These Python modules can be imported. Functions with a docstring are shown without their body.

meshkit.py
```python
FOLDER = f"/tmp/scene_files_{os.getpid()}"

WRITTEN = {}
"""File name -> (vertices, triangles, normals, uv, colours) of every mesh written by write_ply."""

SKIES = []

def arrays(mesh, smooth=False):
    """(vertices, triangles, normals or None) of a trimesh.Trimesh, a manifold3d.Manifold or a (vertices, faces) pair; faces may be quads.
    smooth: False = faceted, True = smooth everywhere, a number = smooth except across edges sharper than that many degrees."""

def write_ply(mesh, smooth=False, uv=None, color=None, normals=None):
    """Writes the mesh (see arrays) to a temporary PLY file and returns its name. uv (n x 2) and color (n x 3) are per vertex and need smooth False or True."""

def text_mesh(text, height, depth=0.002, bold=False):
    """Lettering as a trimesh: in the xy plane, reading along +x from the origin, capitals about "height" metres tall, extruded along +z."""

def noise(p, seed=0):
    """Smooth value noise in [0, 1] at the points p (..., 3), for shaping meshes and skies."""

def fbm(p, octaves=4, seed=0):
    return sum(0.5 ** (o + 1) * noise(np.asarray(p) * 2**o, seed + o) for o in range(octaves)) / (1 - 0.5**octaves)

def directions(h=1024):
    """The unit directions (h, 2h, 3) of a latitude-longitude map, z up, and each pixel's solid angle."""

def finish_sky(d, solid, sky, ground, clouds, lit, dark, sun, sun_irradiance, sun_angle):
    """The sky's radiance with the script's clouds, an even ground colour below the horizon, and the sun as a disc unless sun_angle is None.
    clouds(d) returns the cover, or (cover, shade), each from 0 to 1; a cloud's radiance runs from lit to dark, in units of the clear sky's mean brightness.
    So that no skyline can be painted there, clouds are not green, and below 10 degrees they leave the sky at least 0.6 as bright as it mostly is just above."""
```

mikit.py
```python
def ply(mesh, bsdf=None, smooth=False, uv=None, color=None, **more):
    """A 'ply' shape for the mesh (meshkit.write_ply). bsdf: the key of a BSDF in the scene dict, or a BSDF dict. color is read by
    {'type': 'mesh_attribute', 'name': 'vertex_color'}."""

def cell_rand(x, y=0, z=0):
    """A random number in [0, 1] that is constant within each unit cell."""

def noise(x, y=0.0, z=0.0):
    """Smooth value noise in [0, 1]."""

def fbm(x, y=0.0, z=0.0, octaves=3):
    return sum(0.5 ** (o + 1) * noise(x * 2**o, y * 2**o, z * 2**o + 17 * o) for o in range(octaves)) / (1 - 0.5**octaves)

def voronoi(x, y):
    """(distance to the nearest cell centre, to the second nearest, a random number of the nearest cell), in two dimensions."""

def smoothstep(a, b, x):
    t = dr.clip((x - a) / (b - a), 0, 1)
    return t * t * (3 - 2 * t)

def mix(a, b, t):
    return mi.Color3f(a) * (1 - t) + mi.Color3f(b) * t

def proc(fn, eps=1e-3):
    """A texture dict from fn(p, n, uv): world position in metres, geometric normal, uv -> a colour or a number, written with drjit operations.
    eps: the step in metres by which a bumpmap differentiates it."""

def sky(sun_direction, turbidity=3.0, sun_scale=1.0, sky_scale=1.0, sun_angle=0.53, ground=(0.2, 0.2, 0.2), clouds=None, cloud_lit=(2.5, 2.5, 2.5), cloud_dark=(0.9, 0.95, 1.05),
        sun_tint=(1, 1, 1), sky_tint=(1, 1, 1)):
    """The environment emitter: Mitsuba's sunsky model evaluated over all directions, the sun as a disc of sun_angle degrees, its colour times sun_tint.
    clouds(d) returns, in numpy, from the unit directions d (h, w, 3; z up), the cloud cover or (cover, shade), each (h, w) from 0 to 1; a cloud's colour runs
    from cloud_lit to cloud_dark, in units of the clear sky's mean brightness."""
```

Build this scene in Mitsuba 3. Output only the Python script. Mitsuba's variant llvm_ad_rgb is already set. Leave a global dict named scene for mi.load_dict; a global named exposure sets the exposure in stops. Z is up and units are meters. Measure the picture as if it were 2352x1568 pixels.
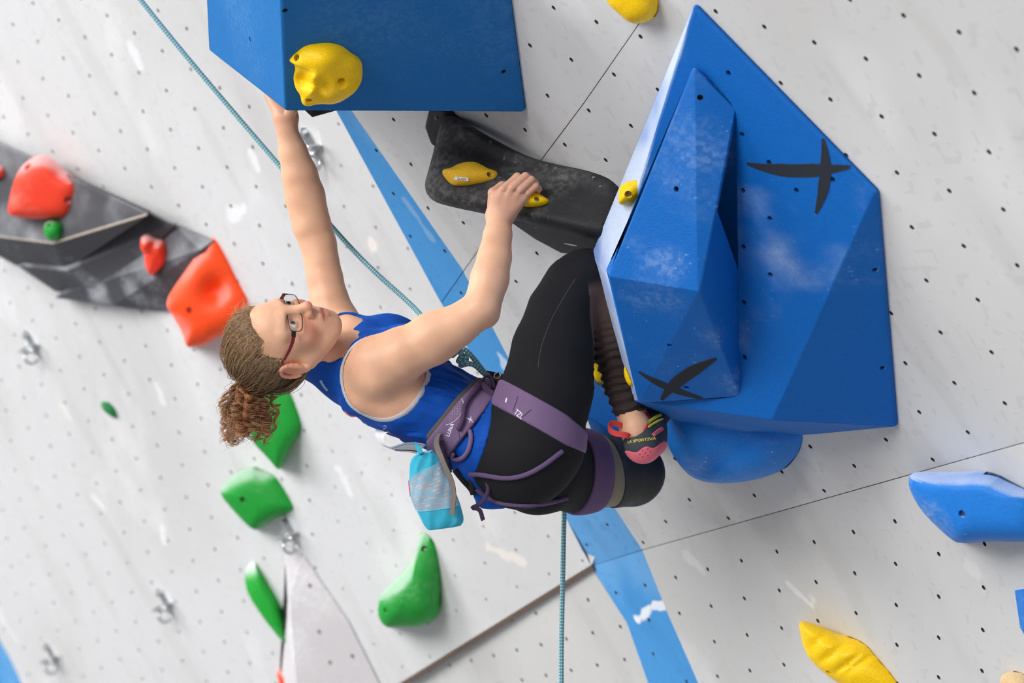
import math, numpy as np, trimesh, mitsuba as mi, drjit as dr, mikit, meshkit
import manifold3d as m3
from shapely.geometry import Polygon, LineString, Point
from shapely.ops import unary_union
T = mi.ScalarTransform4f
V = np.array
# ---------------------------------------------------------------- camera, light, exposure
F, CX, CY, CAMZ = 7000.0, 1176.0, 784.0, 3.0
exposure = 0.0
scene, labels = {}, {}
scene['camera'] = {'type': 'thinlens', 'fov': 2 * math.degrees(math.atan(CX / F)), 'fov_axis': 'x',
                   'aperture_radius': 0.017, 'focus_distance': 6.95,
                   'to_world': T().look_at(origin=[0, 0, CAMZ], target=[0, 1, CAMZ], up=[0, 0, 1])}
scene['sky'] = {'type': 'constant', 'radiance': {'type': 'rgb', 'value': [0.39, 0.39, 0.41]}}
# the gym's tall window front, to the left of the wall and a little towards the photographer
def area_light(key, origin, target, sx, sy, rad):
    scene[key] = {'type': 'rectangle', 'to_world': T().look_at(origin=origin, target=target, up=[0, 0, 1]) @ T().scale([sx, sy, 1]),
                  'emitter': {'type': 'area', 'radiance': {'type': 'rgb', 'value': rad}}}
    labels[key] = {'label': 'tall bright window front of the climbing hall', 'kind': 'structure'}
area_light('window_1', [-20.0, 8.5, 11.5], [0.0, 7.2, 3.2], 6.5, 5.5, [8.6, 8.55, 8.5])
area_light('window_2', [-16.0, -12.0, 15.0], [0.0, 7.0, 3.0], 6.0, 6.0, [13.6, 13.5, 13.3])

# ---------------------------------------------------------------- helpers
def U(px, py, Z):
    """The point that stands at depth Z where the photograph shows (px, py)."""
    return V([(px - CX) / F * Z, Z, CAMZ + (CY - py) / F * Z])
def ray(px, py):
    return V([(px - CX) / F, 1.0, (CY - py) / F])
CAM = V([0, 0, CAMZ])
def nrm(v):
    v = np.asarray(v, float); return v / np.linalg.norm(v)
class Plane:
    def __init__(s, n, p):
        s.n, s.p = nrm(n), np.asarray(p, float)
        s.e1 = nrm(np.cross([0, 0, 1], s.n)); s.e2 = np.cross(s.n, s.e1)
    def at(s, px, py):
        r = ray(px, py); return CAM + r * (((s.p - CAM) @ s.n) / (r @ s.n))
    def Z(s, px, py): return s.at(px, py)[1]
    def uv(s, X): return V([(X - s.p) @ s.e1, (X - s.p) @ s.e2])
    def xyz(s, u, v, h=0.0): return s.p + s.e1 * u + s.e2 * v + s.n * h
    def mat(s, u=0, v=0):
        M = np.eye(4); M[:3, 0], M[:3, 1], M[:3, 2], M[:3, 3] = s.e1, s.e2, s.n, s.xyz(u, v); return M
def numbered(name):
    if name not in labels and name not in scene and not any(k.startswith(name + '__') for k in scene): return name
    k = 1
    while f'{name}_{k:03d}' in labels or f'{name}_{k:03d}' in scene: k += 1
    return f'{name}_{k:03d}'
def thing(name, label, cat, group=None):
    key = numbered(name); labels[key] = {'label': label, 'category': cat}
    if group: labels[key]['group'] = group
    return key
def part(parent, name, mesh, bsdf, smooth=False, label=None, kind=None, **kw):
    key = numbered(parent + '__' + name)
    scene[key] = mesh if isinstance(mesh, dict) else mikit.ply(mesh, bsdf, smooth, **kw)
    if label: labels[key] = {'label': label}
    if kind: labels.setdefault(key, {})['kind'] = kind
    return key
def solo(name, mesh, bsdf, label, cat, smooth=False, group=None, **kw):
    key = thing(name, label, cat, group); scene[key] = mikit.ply(mesh, bsdf, smooth, **kw); return key
def struct(name, mesh, bsdf, label, smooth=False):
    scene[name] = mikit.ply(mesh, bsdf, smooth); labels[name] = {'label': label, 'kind': 'structure'}; return name
def place(shape, M): return {**shape, 'to_world': T(M.tolist())}
def tm(man):
    m = man.to_mesh(); return trimesh.Trimesh(m.vert_properties[:, :3], m.tri_verts, process=True)
def hull_of(points, r=0.012, seg=10):
    """Convex body with rounded edges: hull of small spheres at its corners."""
    return m3.Manifold.batch_hull([m3.Manifold.sphere(rr, seg).translate(list(map(float, p))) for p, rr in zip(points, np.broadcast_to(r, len(points)))])
def prism(poly, plane, h0, h1):
    m = trimesh.creation.extrude_polygon(poly, h1 - h0, engine='earcut')
    m.apply_translation([0, 0, h0]); m.apply_transform(plane.mat()); return m
def tube(pts, rad, seg=8, cap=True, flat=None):
    """A tube along pts with parallel-transport frames; uv = (around, metres along). flat=(w, normal): an oval strap."""
    P = np.asarray(pts, float); n = len(P); rad = np.broadcast_to(rad, n)
    t = np.gradient(P, axis=0); t /= np.maximum(np.linalg.norm(t, axis=1, keepdims=True), 1e-12)
    a = np.zeros_like(P); x = np.cross(t[0], [0.31, 0.9, 0.3]); x = nrm(x)
    for i in range(n):
        x = x - t[i] * (x @ t[i]); x = nrm(x); a[i] = x
    b = np.cross(t, a); ang = np.arange(seg + 1) / seg * 2 * np.pi
    ring = a[:, None] * np.cos(ang)[None, :, None] + b[:, None] * np.sin(ang)[None, :, None]
    v = (P[:, None] + ring * rad[:, None, None]).reshape(-1, 3)
    s = np.r_[0, np.cumsum(np.linalg.norm(np.diff(P, axis=0), axis=1))]
    uv = np.stack(np.broadcast_arrays(ang[None] / (2 * np.pi), s[:, None]), -1).reshape(-1, 2)
    i, j = np.meshgrid(np.arange(n - 1), np.arange(seg), indexing='ij'); q = (i * (seg + 1) + j).ravel()
    f = np.vstack([np.c_[q, q + 1, q + seg + 2], np.c_[q, q + seg + 2, q + seg + 1]])
    if cap:
        k = len(v); v = np.vstack([v, P[0], P[-1]]); uv = np.vstack([uv, [0, 0], [0, s[-1]]])
        j = np.arange(seg); e = (n - 1) * (seg + 1)
        f = np.vstack([f, np.c_[j + 1, j, j * 0 + k], np.c_[e + j, e + j + 1, j * 0 + k + 1]])
    return trimesh.Trimesh(v, f, process=False), uv
def spline(pts, n):
    from scipy.interpolate import CubicSpline
    P = np.asarray(pts, float); s = np.r_[0, np.cumsum(np.linalg.norm(np.diff(P, axis=0), axis=1))]
    return CubicSpline(s, P)(np.linspace(0, s[-1], n))
def chaikin(P, k=2, w=0.25):
    P = np.asarray(P, float)
    for _ in range(k):
        Q = np.roll(P, -1, 0); P = np.stack([P * (1 - w) + Q * w, P * w + Q * (1 - w)], 1).reshape(-1, 2)
    return P
def resample(P, n):
    P = np.vstack([P, P[:1]]); s = np.r_[0, np.cumsum(np.linalg.norm(np.diff(P, axis=0), axis=1))]
    t = np.linspace(0, s[-1], n, endpoint=False); return np.stack([np.interp(t, s, P[:, k]) for k in range(2)], 1)

# ---------------------------------------------------------------- materials
nz, fbm, sst, mix = mikit.noise, mikit.fbm, mikit.smoothstep, mikit.mix
def mat(key, color, rough=0.6, spec=0.4, **kw):
    c = color if isinstance(color, dict) else {'type': 'rgb', 'value': list(color)}
    scene[key] = {'type': 'twosided', 'bsdf': {'type': 'principled', 'base_color': c, 'roughness': rough, 'specular': spec, **kw}}
def rgb(r, g, b):
    f = lambda c: (c / 255 / 12.92) if c / 255 <= 0.04045 else ((c / 255 + 0.055) / 1.055) ** 2.4
    return [f(r), f(g), f(b)]
def wall_paint(base, dirt, chalk, seed, smears=()):
    def fn(p, n, uv):
        x, y, z = p.x + seed * 3.1, p.y, p.z
        s = x * 0.6 - y * 0.75                                   # across the wall
        t = z
        big = fbm(s * 1.1, t * 1.1, seed, octaves=4)
        streak = fbm(s * 9 + t * 3, t * 2.2 - s * 0.6, seed + 3, octaves=4)
        c = mix(base, dirt, sst(0.45, 0.75, big) * 0.55 + sst(0.55, 0.8, streak) * 0.35)
        c = mix(c, chalk, sst(0.60, 0.80, fbm(s * 3.6, t * 2.4, seed + 9, octaves=4)) * 0.4)
        c = mix(c, dirt, sst(0.80, 0.86, nz(s * 60, t * 60, seed)) * 0.30)
        for (a, b, w, col, k) in smears:
            a, b = mi.Vector3f(*map(float, a)), mi.Vector3f(*map(float, b)); pa, ba = mi.Vector3f(p) - a, b - a
            h = dr.clip(dr.dot(pa, ba) / dr.dot(ba, ba), 0, 1)
            d = dr.norm(pa - ba * h) + (fbm(s * 30, t * 30, 2) - 0.5) * w * 1.4
            c = mix(c, col, (1 - sst(w * 0.35, w, d)) * k)
        return c
    return mikit.proc(fn)
def plastic(key, base, chalk=(0.8, 0.78, 0.74), amount=0.5, scale=9.0, seed=0, rough=0.55, grit=0.0008, updir=(-0.3, -0.2, 0.9), up=0.0):
    """Hold plastic or textured volume paint: fine grit, chalk rubbed in patches and, with up, onto the faces that point along updir."""
    def fn(p, n, uv):
        f = fbm(p.x * scale + seed, p.y * scale, p.z * scale, octaves=4)
        chip = nz(p.x * 110 + seed, p.y * 110, p.z * 110); fine_ = fbm(p.x * 90, p.y * 90, p.z * 90, octaves=3)
        c = mix(base, chalk, sst(0.50, 0.85, f) * amount * (0.25 + 0.75 * sst(0.35, 0.7, fine_)))
        c = mix(c, chalk, sst(0.84, 0.92, chip) * sst(.4, .7, nz(p.x * 22, p.y * 22, p.z * 22 + seed)) * sst(0.42, 0.62, f) * amount)
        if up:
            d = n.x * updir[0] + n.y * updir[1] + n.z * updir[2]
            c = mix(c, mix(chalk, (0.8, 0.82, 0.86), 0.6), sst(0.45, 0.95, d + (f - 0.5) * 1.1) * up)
        g = nz(p.x * 420, p.y * 420, p.z * 420)
        return c * (0.90 + 0.2 * g)
    b = {'type': 'principled', 'base_color': mikit.proc(fn), 'roughness': rough, 'specular': 0.25}
    if grit:
        b = {'type': 'bumpmap', 'arbitrary': mikit.proc(lambda p, n, uv: nz(p.x * 520, p.y * 520, p.z * 520) * grit * .7, eps=6e-4), 'bsdf': b}
    scene[key] = {'type': 'twosided', 'bsdf': b}
# ---------------------------------------------------------------- the climbing wall (structure)
R = Plane([-.69, -.42, -.59], U(1988, 133, 5.936))
S0, S1 = R.at(1475, 1262), R.at(2352, 1015)
sd = nrm(S1 - S0)
ang = math.radians(-12)
nL = R.n * math.cos(ang) + np.cross(sd, R.n) * math.sin(ang)
L = Plane(nL, S0)
W = Plane([-.75, -.53, -.40], U(767, 1035, 9.18))
def poly(plane, px): return Polygon([plane.uv(plane.at(*p)) for p in px]).buffer(0)
HR = V([[0.10762869, 0.04788263, 0.81286085], [0.04826652, 0.12536906, -0.64866404], [-0.01583061, 0.01380342, 1]])
HL = V([[0.06952579, 0.01567626, 0.69379767], [-0.03465715, 0.10076463, 0.46066475], [-0.02649387, 0.01612516, 1]])
HW = V([[6.795302e-02, 2.53711e-03, -4.1158534e-01], [-3.728913e-02, 8.391475e-02, 2.5336959e-01], [-1.774999e-02, 8.62712e-03, 1]])
BL = [(500, -260), (590, -90), (770, 250), (1010, 690), (1295, 1180), (1355, 1300)]           # left edge of the blue band
BR = [(567, -260), (655, -90), (805, 250), (1060, 615), (1180, 845), (1300, 1020), (1408, 1160), (1475, 1262)]
LB = [(1358, 1300), (1440, 1430), (1500, 1600), (1622, 1950)]; LC = [(1475, 1262), (1530, 1400), (1618, 1600), (1760, 1950)]
seam_far = (2700, 917)
def sub(pg, lines, plane, w=0.0022):
    for ln in lines: pg = pg.difference(LineString([plane.uv(plane.at(*q)) for q in ln]).buffer(w / 2, cap_style=2))
    return pg
sR = [(1690, -270), (1560, -80), (1450, 80), (1340, 238), (1247, 362), (1065, 622), (1010, 700)]
gR = sub(poly(R, BR + [seam_far, (2700, -260)]), [sR], R)
gB = sub(poly(R, BL + BR[::-1]), [sR], R)
gL = poly(L, [(1475.8, 1263.5), (1530, 1400), (1618, 1600), (1760, 1950), (2700, 1950), (2700, 919.5)])
gLB = poly(L, LB + LC[::-1][:-1] + [(1475.8, 1263.5)])
q0, q1, q2 = L.at(1357, 1300), L.at(1500, 1600), U(920, 1568, 9.53)
LL = Plane(np.cross(q1 - q0, q2 - q0) * np.sign((np.cross(q1 - q0, q2 - q0) @ V([0, -1, 0]))), q0)
gLL = poly(LL, [(1357, 1301.5)] + LB[1:] + [(820, 1950), (900, 1540)])
gW = poly(W, [(-420, -260), (820, -260), (900, -90), (1420, 1150), (1358, 1298), (920, 1568), (306, 1947), (-420, 1950)])
COVER = [[(484, -90), (490, 110), (660, 243), (718, 267), (800, 245), (1198, 248), (1165, -90)],
         [(1600, 20), (2010, 440), (2053, 970), (1880, 990), (1660, 1100), (1540, 1010), (1440, 920), (1370, 600), (1500, 350)],
         [(980, 255), (1440, 410), (1400, 580), (1290, 580), (1000, 470), (975, 430)], [(0, 330), (475, 545), (380, 710), (120, 690), (0, 560)]]
COVER = [Polygon(c) for c in COVER]
def lattice(H, ir, jr):
    out = []
    for i in range(*ir):
        for j in range(*jr):
            q = H @ [i, j, 1]
            if q[2] <= 0.3: continue
            px, py = q[0] / q[2] * 1000 + CX, q[1] / q[2] * 1000 + CY
            if -70 < px < 2420 and -70 < py < 1630: out.append((px, py))
    return out
rng = np.random.default_rng(4)
cup = trimesh.creation.revolve([[0, -.030], [.0056, -.030], [.0056, -.001], [.0064, -.001], [.0064, -.034], [0, -.034]], sections=12)
CUP = mikit.ply(cup, 'nut_metal', 40)
mat('nut_metal', rgb(78, 76, 74), 0.5, metallic=0.3)
def pierced(pg, plane, pts, r=0.0063):
    """The panel with its bolt holes cut, and the holes' centres."""
    got = []
    a = np.linspace(0, 2 * np.pi, 12, endpoint=False)
    inner = pg.buffer(-0.012)
    for px, py in pts:
        if any(c.contains(Point(px, py)) for c in COVER): continue
        u = plane.uv(plane.at(px, py))
        if inner.contains(Point(u)): got.append(u)
    cuts = unary_union([Polygon(np.c_[u[0] + r * np.cos(a), u[1] + r * np.sin(a)]) for u in got]) if got else Polygon()
    return pg.difference(cuts), got
def panel(name, pg, plane, pts, bsdf, label, thick=0.02):
    pg, got = pierced(pg, plane, pts)
    gs = list(getattr(pg, 'geoms', [pg]))
    m = trimesh.util.concatenate([prism(g, plane, -thick, 0) for g in gs if g.area > 1e-4])
    struct(name, m, bsdf, label)
    for u in got[:300]: part(name, 'bolt_hole', place(CUP, plane.mat(*u)), None)
pR, pL, pW = lattice(HR, (-18, 8), (-8, 16)), lattice(HL, (-16, 8), (-6, 8)), lattice(HW, (-24, 12), (-30, 16))
mat('paint_right', wall_paint(rgb(204, 204, 203), rgb(182, 180, 177), rgb(224, 224, 225), 1), 0.75, 0.25)
WS = [(W.at(560, 475), W.at(530, 500), .03, rgb(240, 240, 242), .5), (W.at(575, 350), W.at(590, 385), .025, rgb(240, 240, 242), .5), (W.at(360, 880), W.at(372, 920), .02, rgb(242, 238, 232), .45),
      (W.at(300, 110), W.at(320, 150), .03, rgb(240, 240, 242), .45), (W.at(215, 1140), W.at(238, 1165), .022, rgb(240, 240, 242), .5), (W.at(372, 1210), W.at(376, 1245), .018, rgb(240, 240, 242), .6), (W.at(0, 1410), W.at(40, 1475), .02, rgb(240, 240, 242), .5),
      (W.at(1120, 1258), W.at(1200, 1285), .022, rgb(235, 226, 212), .5), (W.at(855, 560), W.at(850, 565), .03, rgb(238, 230, 218), .6), (W.at(140, 930), W.at(160, 960), .02, rgb(238, 230, 218), .45), (W.at(780, 1085), W.at(800, 1130), .028, rgb(240, 240, 242), .5)]
mat('paint_left', wall_paint(rgb(207, 207, 208), rgb(188, 187, 186), rgb(230, 230, 231), 2, WS), 0.75, 0.25)
LS = [(L.at(1810, 1340), L.at(1865, 1390), .012, rgb(228, 228, 230), .55), (L.at(1865, 1390), L.at(1868, 1375), .018, rgb(228, 228, 230), .5), (L.at(2230, 1305), L.at(2240, 1310), .03, rgb(222, 221, 218), .45), (L.at(1580, 1275), L.at(1605, 1300), .03, rgb(225, 225, 228), .45)]
mat('paint_lower', wall_paint(rgb(204, 204, 203), rgb(186, 185, 182), rgb(224, 224, 225), 3, LS), 0.75, 0.25)
BS = [(L.at(1465, 1425), L.at(1490, 1395), .018, rgb(232, 235, 240), .95), (L.at(1490, 1395), L.at(1530, 1388), .016, rgb(232, 235, 240), .95), (R.at(1150, 820), R.at(1165, 850), .025, rgb(225, 230, 238), .6), (R.at(930, 460), R.at(990, 545), .016, rgb(160, 185, 215), .45)]
mat('paint_blue', wall_paint(rgb(72, 148, 210), rgb(58, 128, 190), rgb(130, 180, 222), 5, BS), 0.7, 0.25)
panel('wall_right', gR, R, pR, 'paint_right', 'steep grey plywood climbing wall with rows of bolt holes behind the blue volume')
panel('trim_1', gB, R, pR, 'paint_blue', 'sky blue painted band along the left edge of the steep grey wall')
panel('wall_lower', gL, L, pL, 'paint_lower', 'lower grey climbing wall panel under the long seam')
panel('trim_2', gLB, L, pL, 'paint_blue', 'sky blue painted band on the lower wall panel with a white chalk smear')
panel('wall_lower_left', gLL, LL, pL, 'paint_lower', 'lower grey climbing wall panel left of the blue band')
panel('wall_left', gW, W, pW, 'paint_left', 'bright pale grey climbing wall with rows of bolt holes behind the climber', thick=0.03)
# edge board that closes the gap between the steep wall's left edge and the wall behind it
ev, ef = [], []
for p in BL: ev += [R.at(*p) - R.n * 0.001, W.at(p[0] + 3, p[1]) + W.n * 0.0]
for k in range(len(BL) - 1): a = 2 * k; ef += [[a, a + 1, a + 3], [a, a + 3, a + 2]]
ev = V(ev); off = V([0.03, 0.0, 0.012])
ef = ef + [[x + len(ev) for x in f[::-1]] for f in ef]
mat('edge_grey', rgb(150, 140, 132), 0.8)
mat('edge_dark', rgb(96, 80, 70), 0.55)
struct('trim_3', trimesh.Trimesh(np.vstack([ev, ev + off]), ef, process=False), 'edge_grey', 'narrow greyish edge board along the blue band')
# dark bottom rail of the left wall
a0, a1 = W.at(1358, 1298), W.at(306, 1947)
rail = hull_of([a0, a1, a0 - W.n * .05, a1 - W.n * .05, a0 + V([.006, 0, -.010]), a1 + V([.006, 0, -.010]), a0 - W.n * .05 + V([.006, 0, -.010]), a1 - W.n * .05 + V([.006, 0, -.010])], .0015, 6)
struct('trim_4', tm(rail), 'edge_dark', 'dark bottom rail where the bright left wall ends')
# dark backing boards behind the seams
back = trimesh.util.concatenate([prism(poly(R, [(520, -240), (1010, 690), (1355, 1298), seam_far, (2700, -250)]), R, -.05, -.036)])
mat('backing', rgb(40, 38, 36), 0.6)
struct('trim_5', back, 'backing', 'dark backing board behind the wall seams')
struct('trim_6', prism(poly(L, [(1358, 1280), (900, 1940), (2690, 1940), (2690, 920)]), L, -.055, -.037), 'backing', 'dark backing board behind the lower wall')
# ---------------------------------------------------------------- holds and volumes: builders
def raycast(mesh, o, d):
    """Nearest hit of one ray on a small mesh: (point, normal) or None."""
    t = mesh.triangles; e1, e2 = t[:, 1] - t[:, 0], t[:, 2] - t[:, 0]
    p = np.cross(d, e2); det = (e1 * p).sum(1); ok = np.abs(det) > 1e-14
    inv = np.where(ok, 1 / np.where(ok, det, 1), 0); s = o - t[:, 0]
    u = (s * p).sum(1) * inv; q = np.cross(s, e1); v = (q * d).sum(1) * inv; w = (e2 * q).sum(1) * inv
    ok &= (u >= -1e-9) & (v >= -1e-9) & (u + v <= 1 + 1e-9) & (w > 1e-6)
    if not ok.any(): return None
    k = np.argmin(np.where(ok, w, 1e9)); n = nrm(np.cross(e1[k], e2[k])); n = n if n @ d < 0 else -n
    return o + d * w[k], n
def hit(mesh, px, py):
    h = raycast(mesh, CAM, ray(px, py))
    if h is None: raise ValueError(f'no surface at {px},{py}')
    return h
def frame(p, n, up=(0, 0, 1)):
    z = nrm(n); x = np.cross(up, z); x = nrm(x) if np.linalg.norm(x) > 1e-6 else V([1., 0, 0]); M = np.eye(4)
    M[:3, 0], M[:3, 1], M[:3, 2], M[:3, 3] = x, np.cross(z, x), z, p; return M
BOLT = mikit.ply(trimesh.creation.revolve([[0, -.004], [.0022, -.004], [.0028, .001], [.0040, .0012], [.0046, 0], [.0046, -.006], [0, -.006]], sections=12), 'bolt_metal', 35)
mat('bolt_metal', rgb(150, 150, 150), 0.35, metallic=0.9)
HOLE = mikit.ply(trimesh.creation.revolve([[0, -.022], [.0050, -.022], [.0054, -.003], [.0054, -.024], [0, -.024]], sections=12), 'nut_metal', 40)
MAN = {}
def cut_back(man, key, trim=(), minus=()):
    for pl in trim: man = man.trim_by_plane(tuple(map(float, pl.n)), float(pl.n @ pl.p) + .0004)
    for k in minus: man = man - MAN[k]
    MAN[key] = man; return man
def to_man(m):
    M = m3.Manifold(m3.Mesh(vert_properties=np.asarray(m.vertices, np.float32), tri_verts=np.asarray(m.faces, np.uint32)))
    if M.num_vert() == 0 or M.volume() < 0: M = m3.Manifold(m3.Mesh(vert_properties=np.asarray(m.vertices, np.float32), tri_verts=np.asarray(m.faces[:, ::-1], np.uint32)))
    return M
def drill(man, mesh, spots, r, depth, sink):
    """Counterbored bolt holes; returns the drilled body and the frames of the bolts at their bottoms."""
    fr = []
    for px, py in spots:
        p, n = hit(mesh, px, py)
        M = frame(p, n); c = m3.Manifold.cylinder(depth + .02, r, r * 1.1, 16).translate([0, 0, -depth]).transform(M[:3, :4])
        man = man - c; M = M.copy(); M[:3, 3] = p - n * sink; fr.append(M)
    return man, fr
class Skewed:
    """A base surface for a hold: through the wall point under the hold's middle, half turned to the viewer."""
    def __init__(s, n, X, turn=0.5):
        s.pl = Plane(nrm(n) * (1 - turn) - nrm(X - CAM) * turn, X)
def hold(name, label, cat, outline, on, n, H, m, centre=None, a=2.2, b=0.6, bolts=(), group=None, bump=None, turn=0.55, lift=0.012, rnd=2, rings=14, N=84, deep=0.05, smooth=60, bolt_r=0.008, trim=(), minus=()):
    """A moulded hold: its outline as seen, domed by H metres, with a solid back that reaches into what it is bolted to."""
    O = resample(chaikin(outline, rnd), N); c = V(centre) if centre is not None else O.mean(0)
    X = on(*c); n = nrm(n); pl = Plane(n * (1 - turn) - nrm(X - CAM) * turn, X + (CAM - X) * 0 - nrm(X - CAM) * lift)
    dv = nrm(pl.n * 0.35 - nrm(X - CAM) * 0.65)
    vs, hs = [], []
    ts = np.linspace(0, 1, rings + 1)[1:] ** 0.85
    P0 = pl.at(*c)
    def height(p, t):
        h = H * (1 - t ** a) ** b
        return h + (bump(p, t) if bump else 0)
    vs.append(P0 + dv * height(c, 0.0))
    for t in ts:
        for q in O:
            p = c + (q - c) * t; vs.append(pl.at(*p) + dv * height(p, min(t, 1.0)))
    front = len(vs)
    for q in O:                                               # the back, along the sight line into the wall
        p = c + (q - c) * 0.97; X1 = pl.at(*p); w = on(*p); Z = max(w[1] + 0.01, X1[1] + 0.004); Z = min(Z, X1[1] + 0.35)
        vs.append(U(*p, Z))
    vs.append(np.mean(vs[front:], 0) + V([0, deep * 0.2, 0]))
    f = []; j = np.arange(N); k = (j + 1) % N
    f.append(np.c_[j * 0, 1 + j, 1 + k])
    for r_ in range(rings):
        s0, s1 = 1 + r_ * N, 1 + (r_ + 1) * N
        f += [np.c_[s0 + j, s1 + j, s1 + k], np.c_[s0 + j, s1 + k, s0 + k]]
    f.append(np.c_[front + j, j * 0 + len(vs) - 1, front + k])
    me = trimesh.Trimesh(V(vs), np.vstack(f), process=False)
    if me.volume < 0: me.invert()
    key = thing(name, label, cat, group)
    fr = []
    M = to_man(me)
    if M.num_vert():
        M = cut_back(M, key, trim, minus)
        if bolts: M, fr = drill(M, me, bolts, bolt_r, 0.018, 0.010)
        out = tm(M)
    else: print('not solid', key); out = me
    scene[key] = mikit.ply(out, m, smooth)
    for M in fr: part(key, 'bolt', place(BOLT, M), None, label='recessed metal bolt')
    return key, me
def zoomed(pts, off, z): return [(off[0] + x / z, off[1] + y / z) for x, y in pts]
def onR(px, py): return R.at(px, py)
def onW(px, py): return W.at(px, py)
def onL(px, py): return L.at(px, py)
def lifted(pl, off): return lambda px, py: U(px, py, pl.Z(px, py) - off)
def onmesh(mesh, fallback):
    def f(px, py):
        h = raycast(mesh, CAM, ray(px, py)); return h[0] if h else fallback(px, py)
    return f
def gauss(cx, cy, r, amp, ry=None, rot=0):
    ca, sa = math.cos(rot), math.sin(rot)
    def g(p, t=0):
        dx, dy = p[0] - cx, p[1] - cy; u, v = dx * ca + dy * sa, -dx * sa + dy * ca
        return amp * math.exp(-(u / r) ** 2 - (v / (ry or r)) ** 2)
    return g
def volume(name, label, cat, pts, m, r=0.006, group=None, holes=(), extra=None, hole_r=0.0060, smooth=35, seg=12, trim=(), minus=()):
    man = hull_of([U(*p) for p in pts], r, seg)
    if extra is not None: man = man + extra
    key = thing(name, label, cat, group); man = cut_back(man, key, trim, minus); me = tm(man)
    if holes:
        man, fr = drill(man, me, holes, hole_r, 0.03, 0.004)
        for M in fr: part(key, 'bolt_hole', place(HOLE, M), None)
    scene[key] = mikit.ply(tm(man), m, smooth); return key, me
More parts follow.
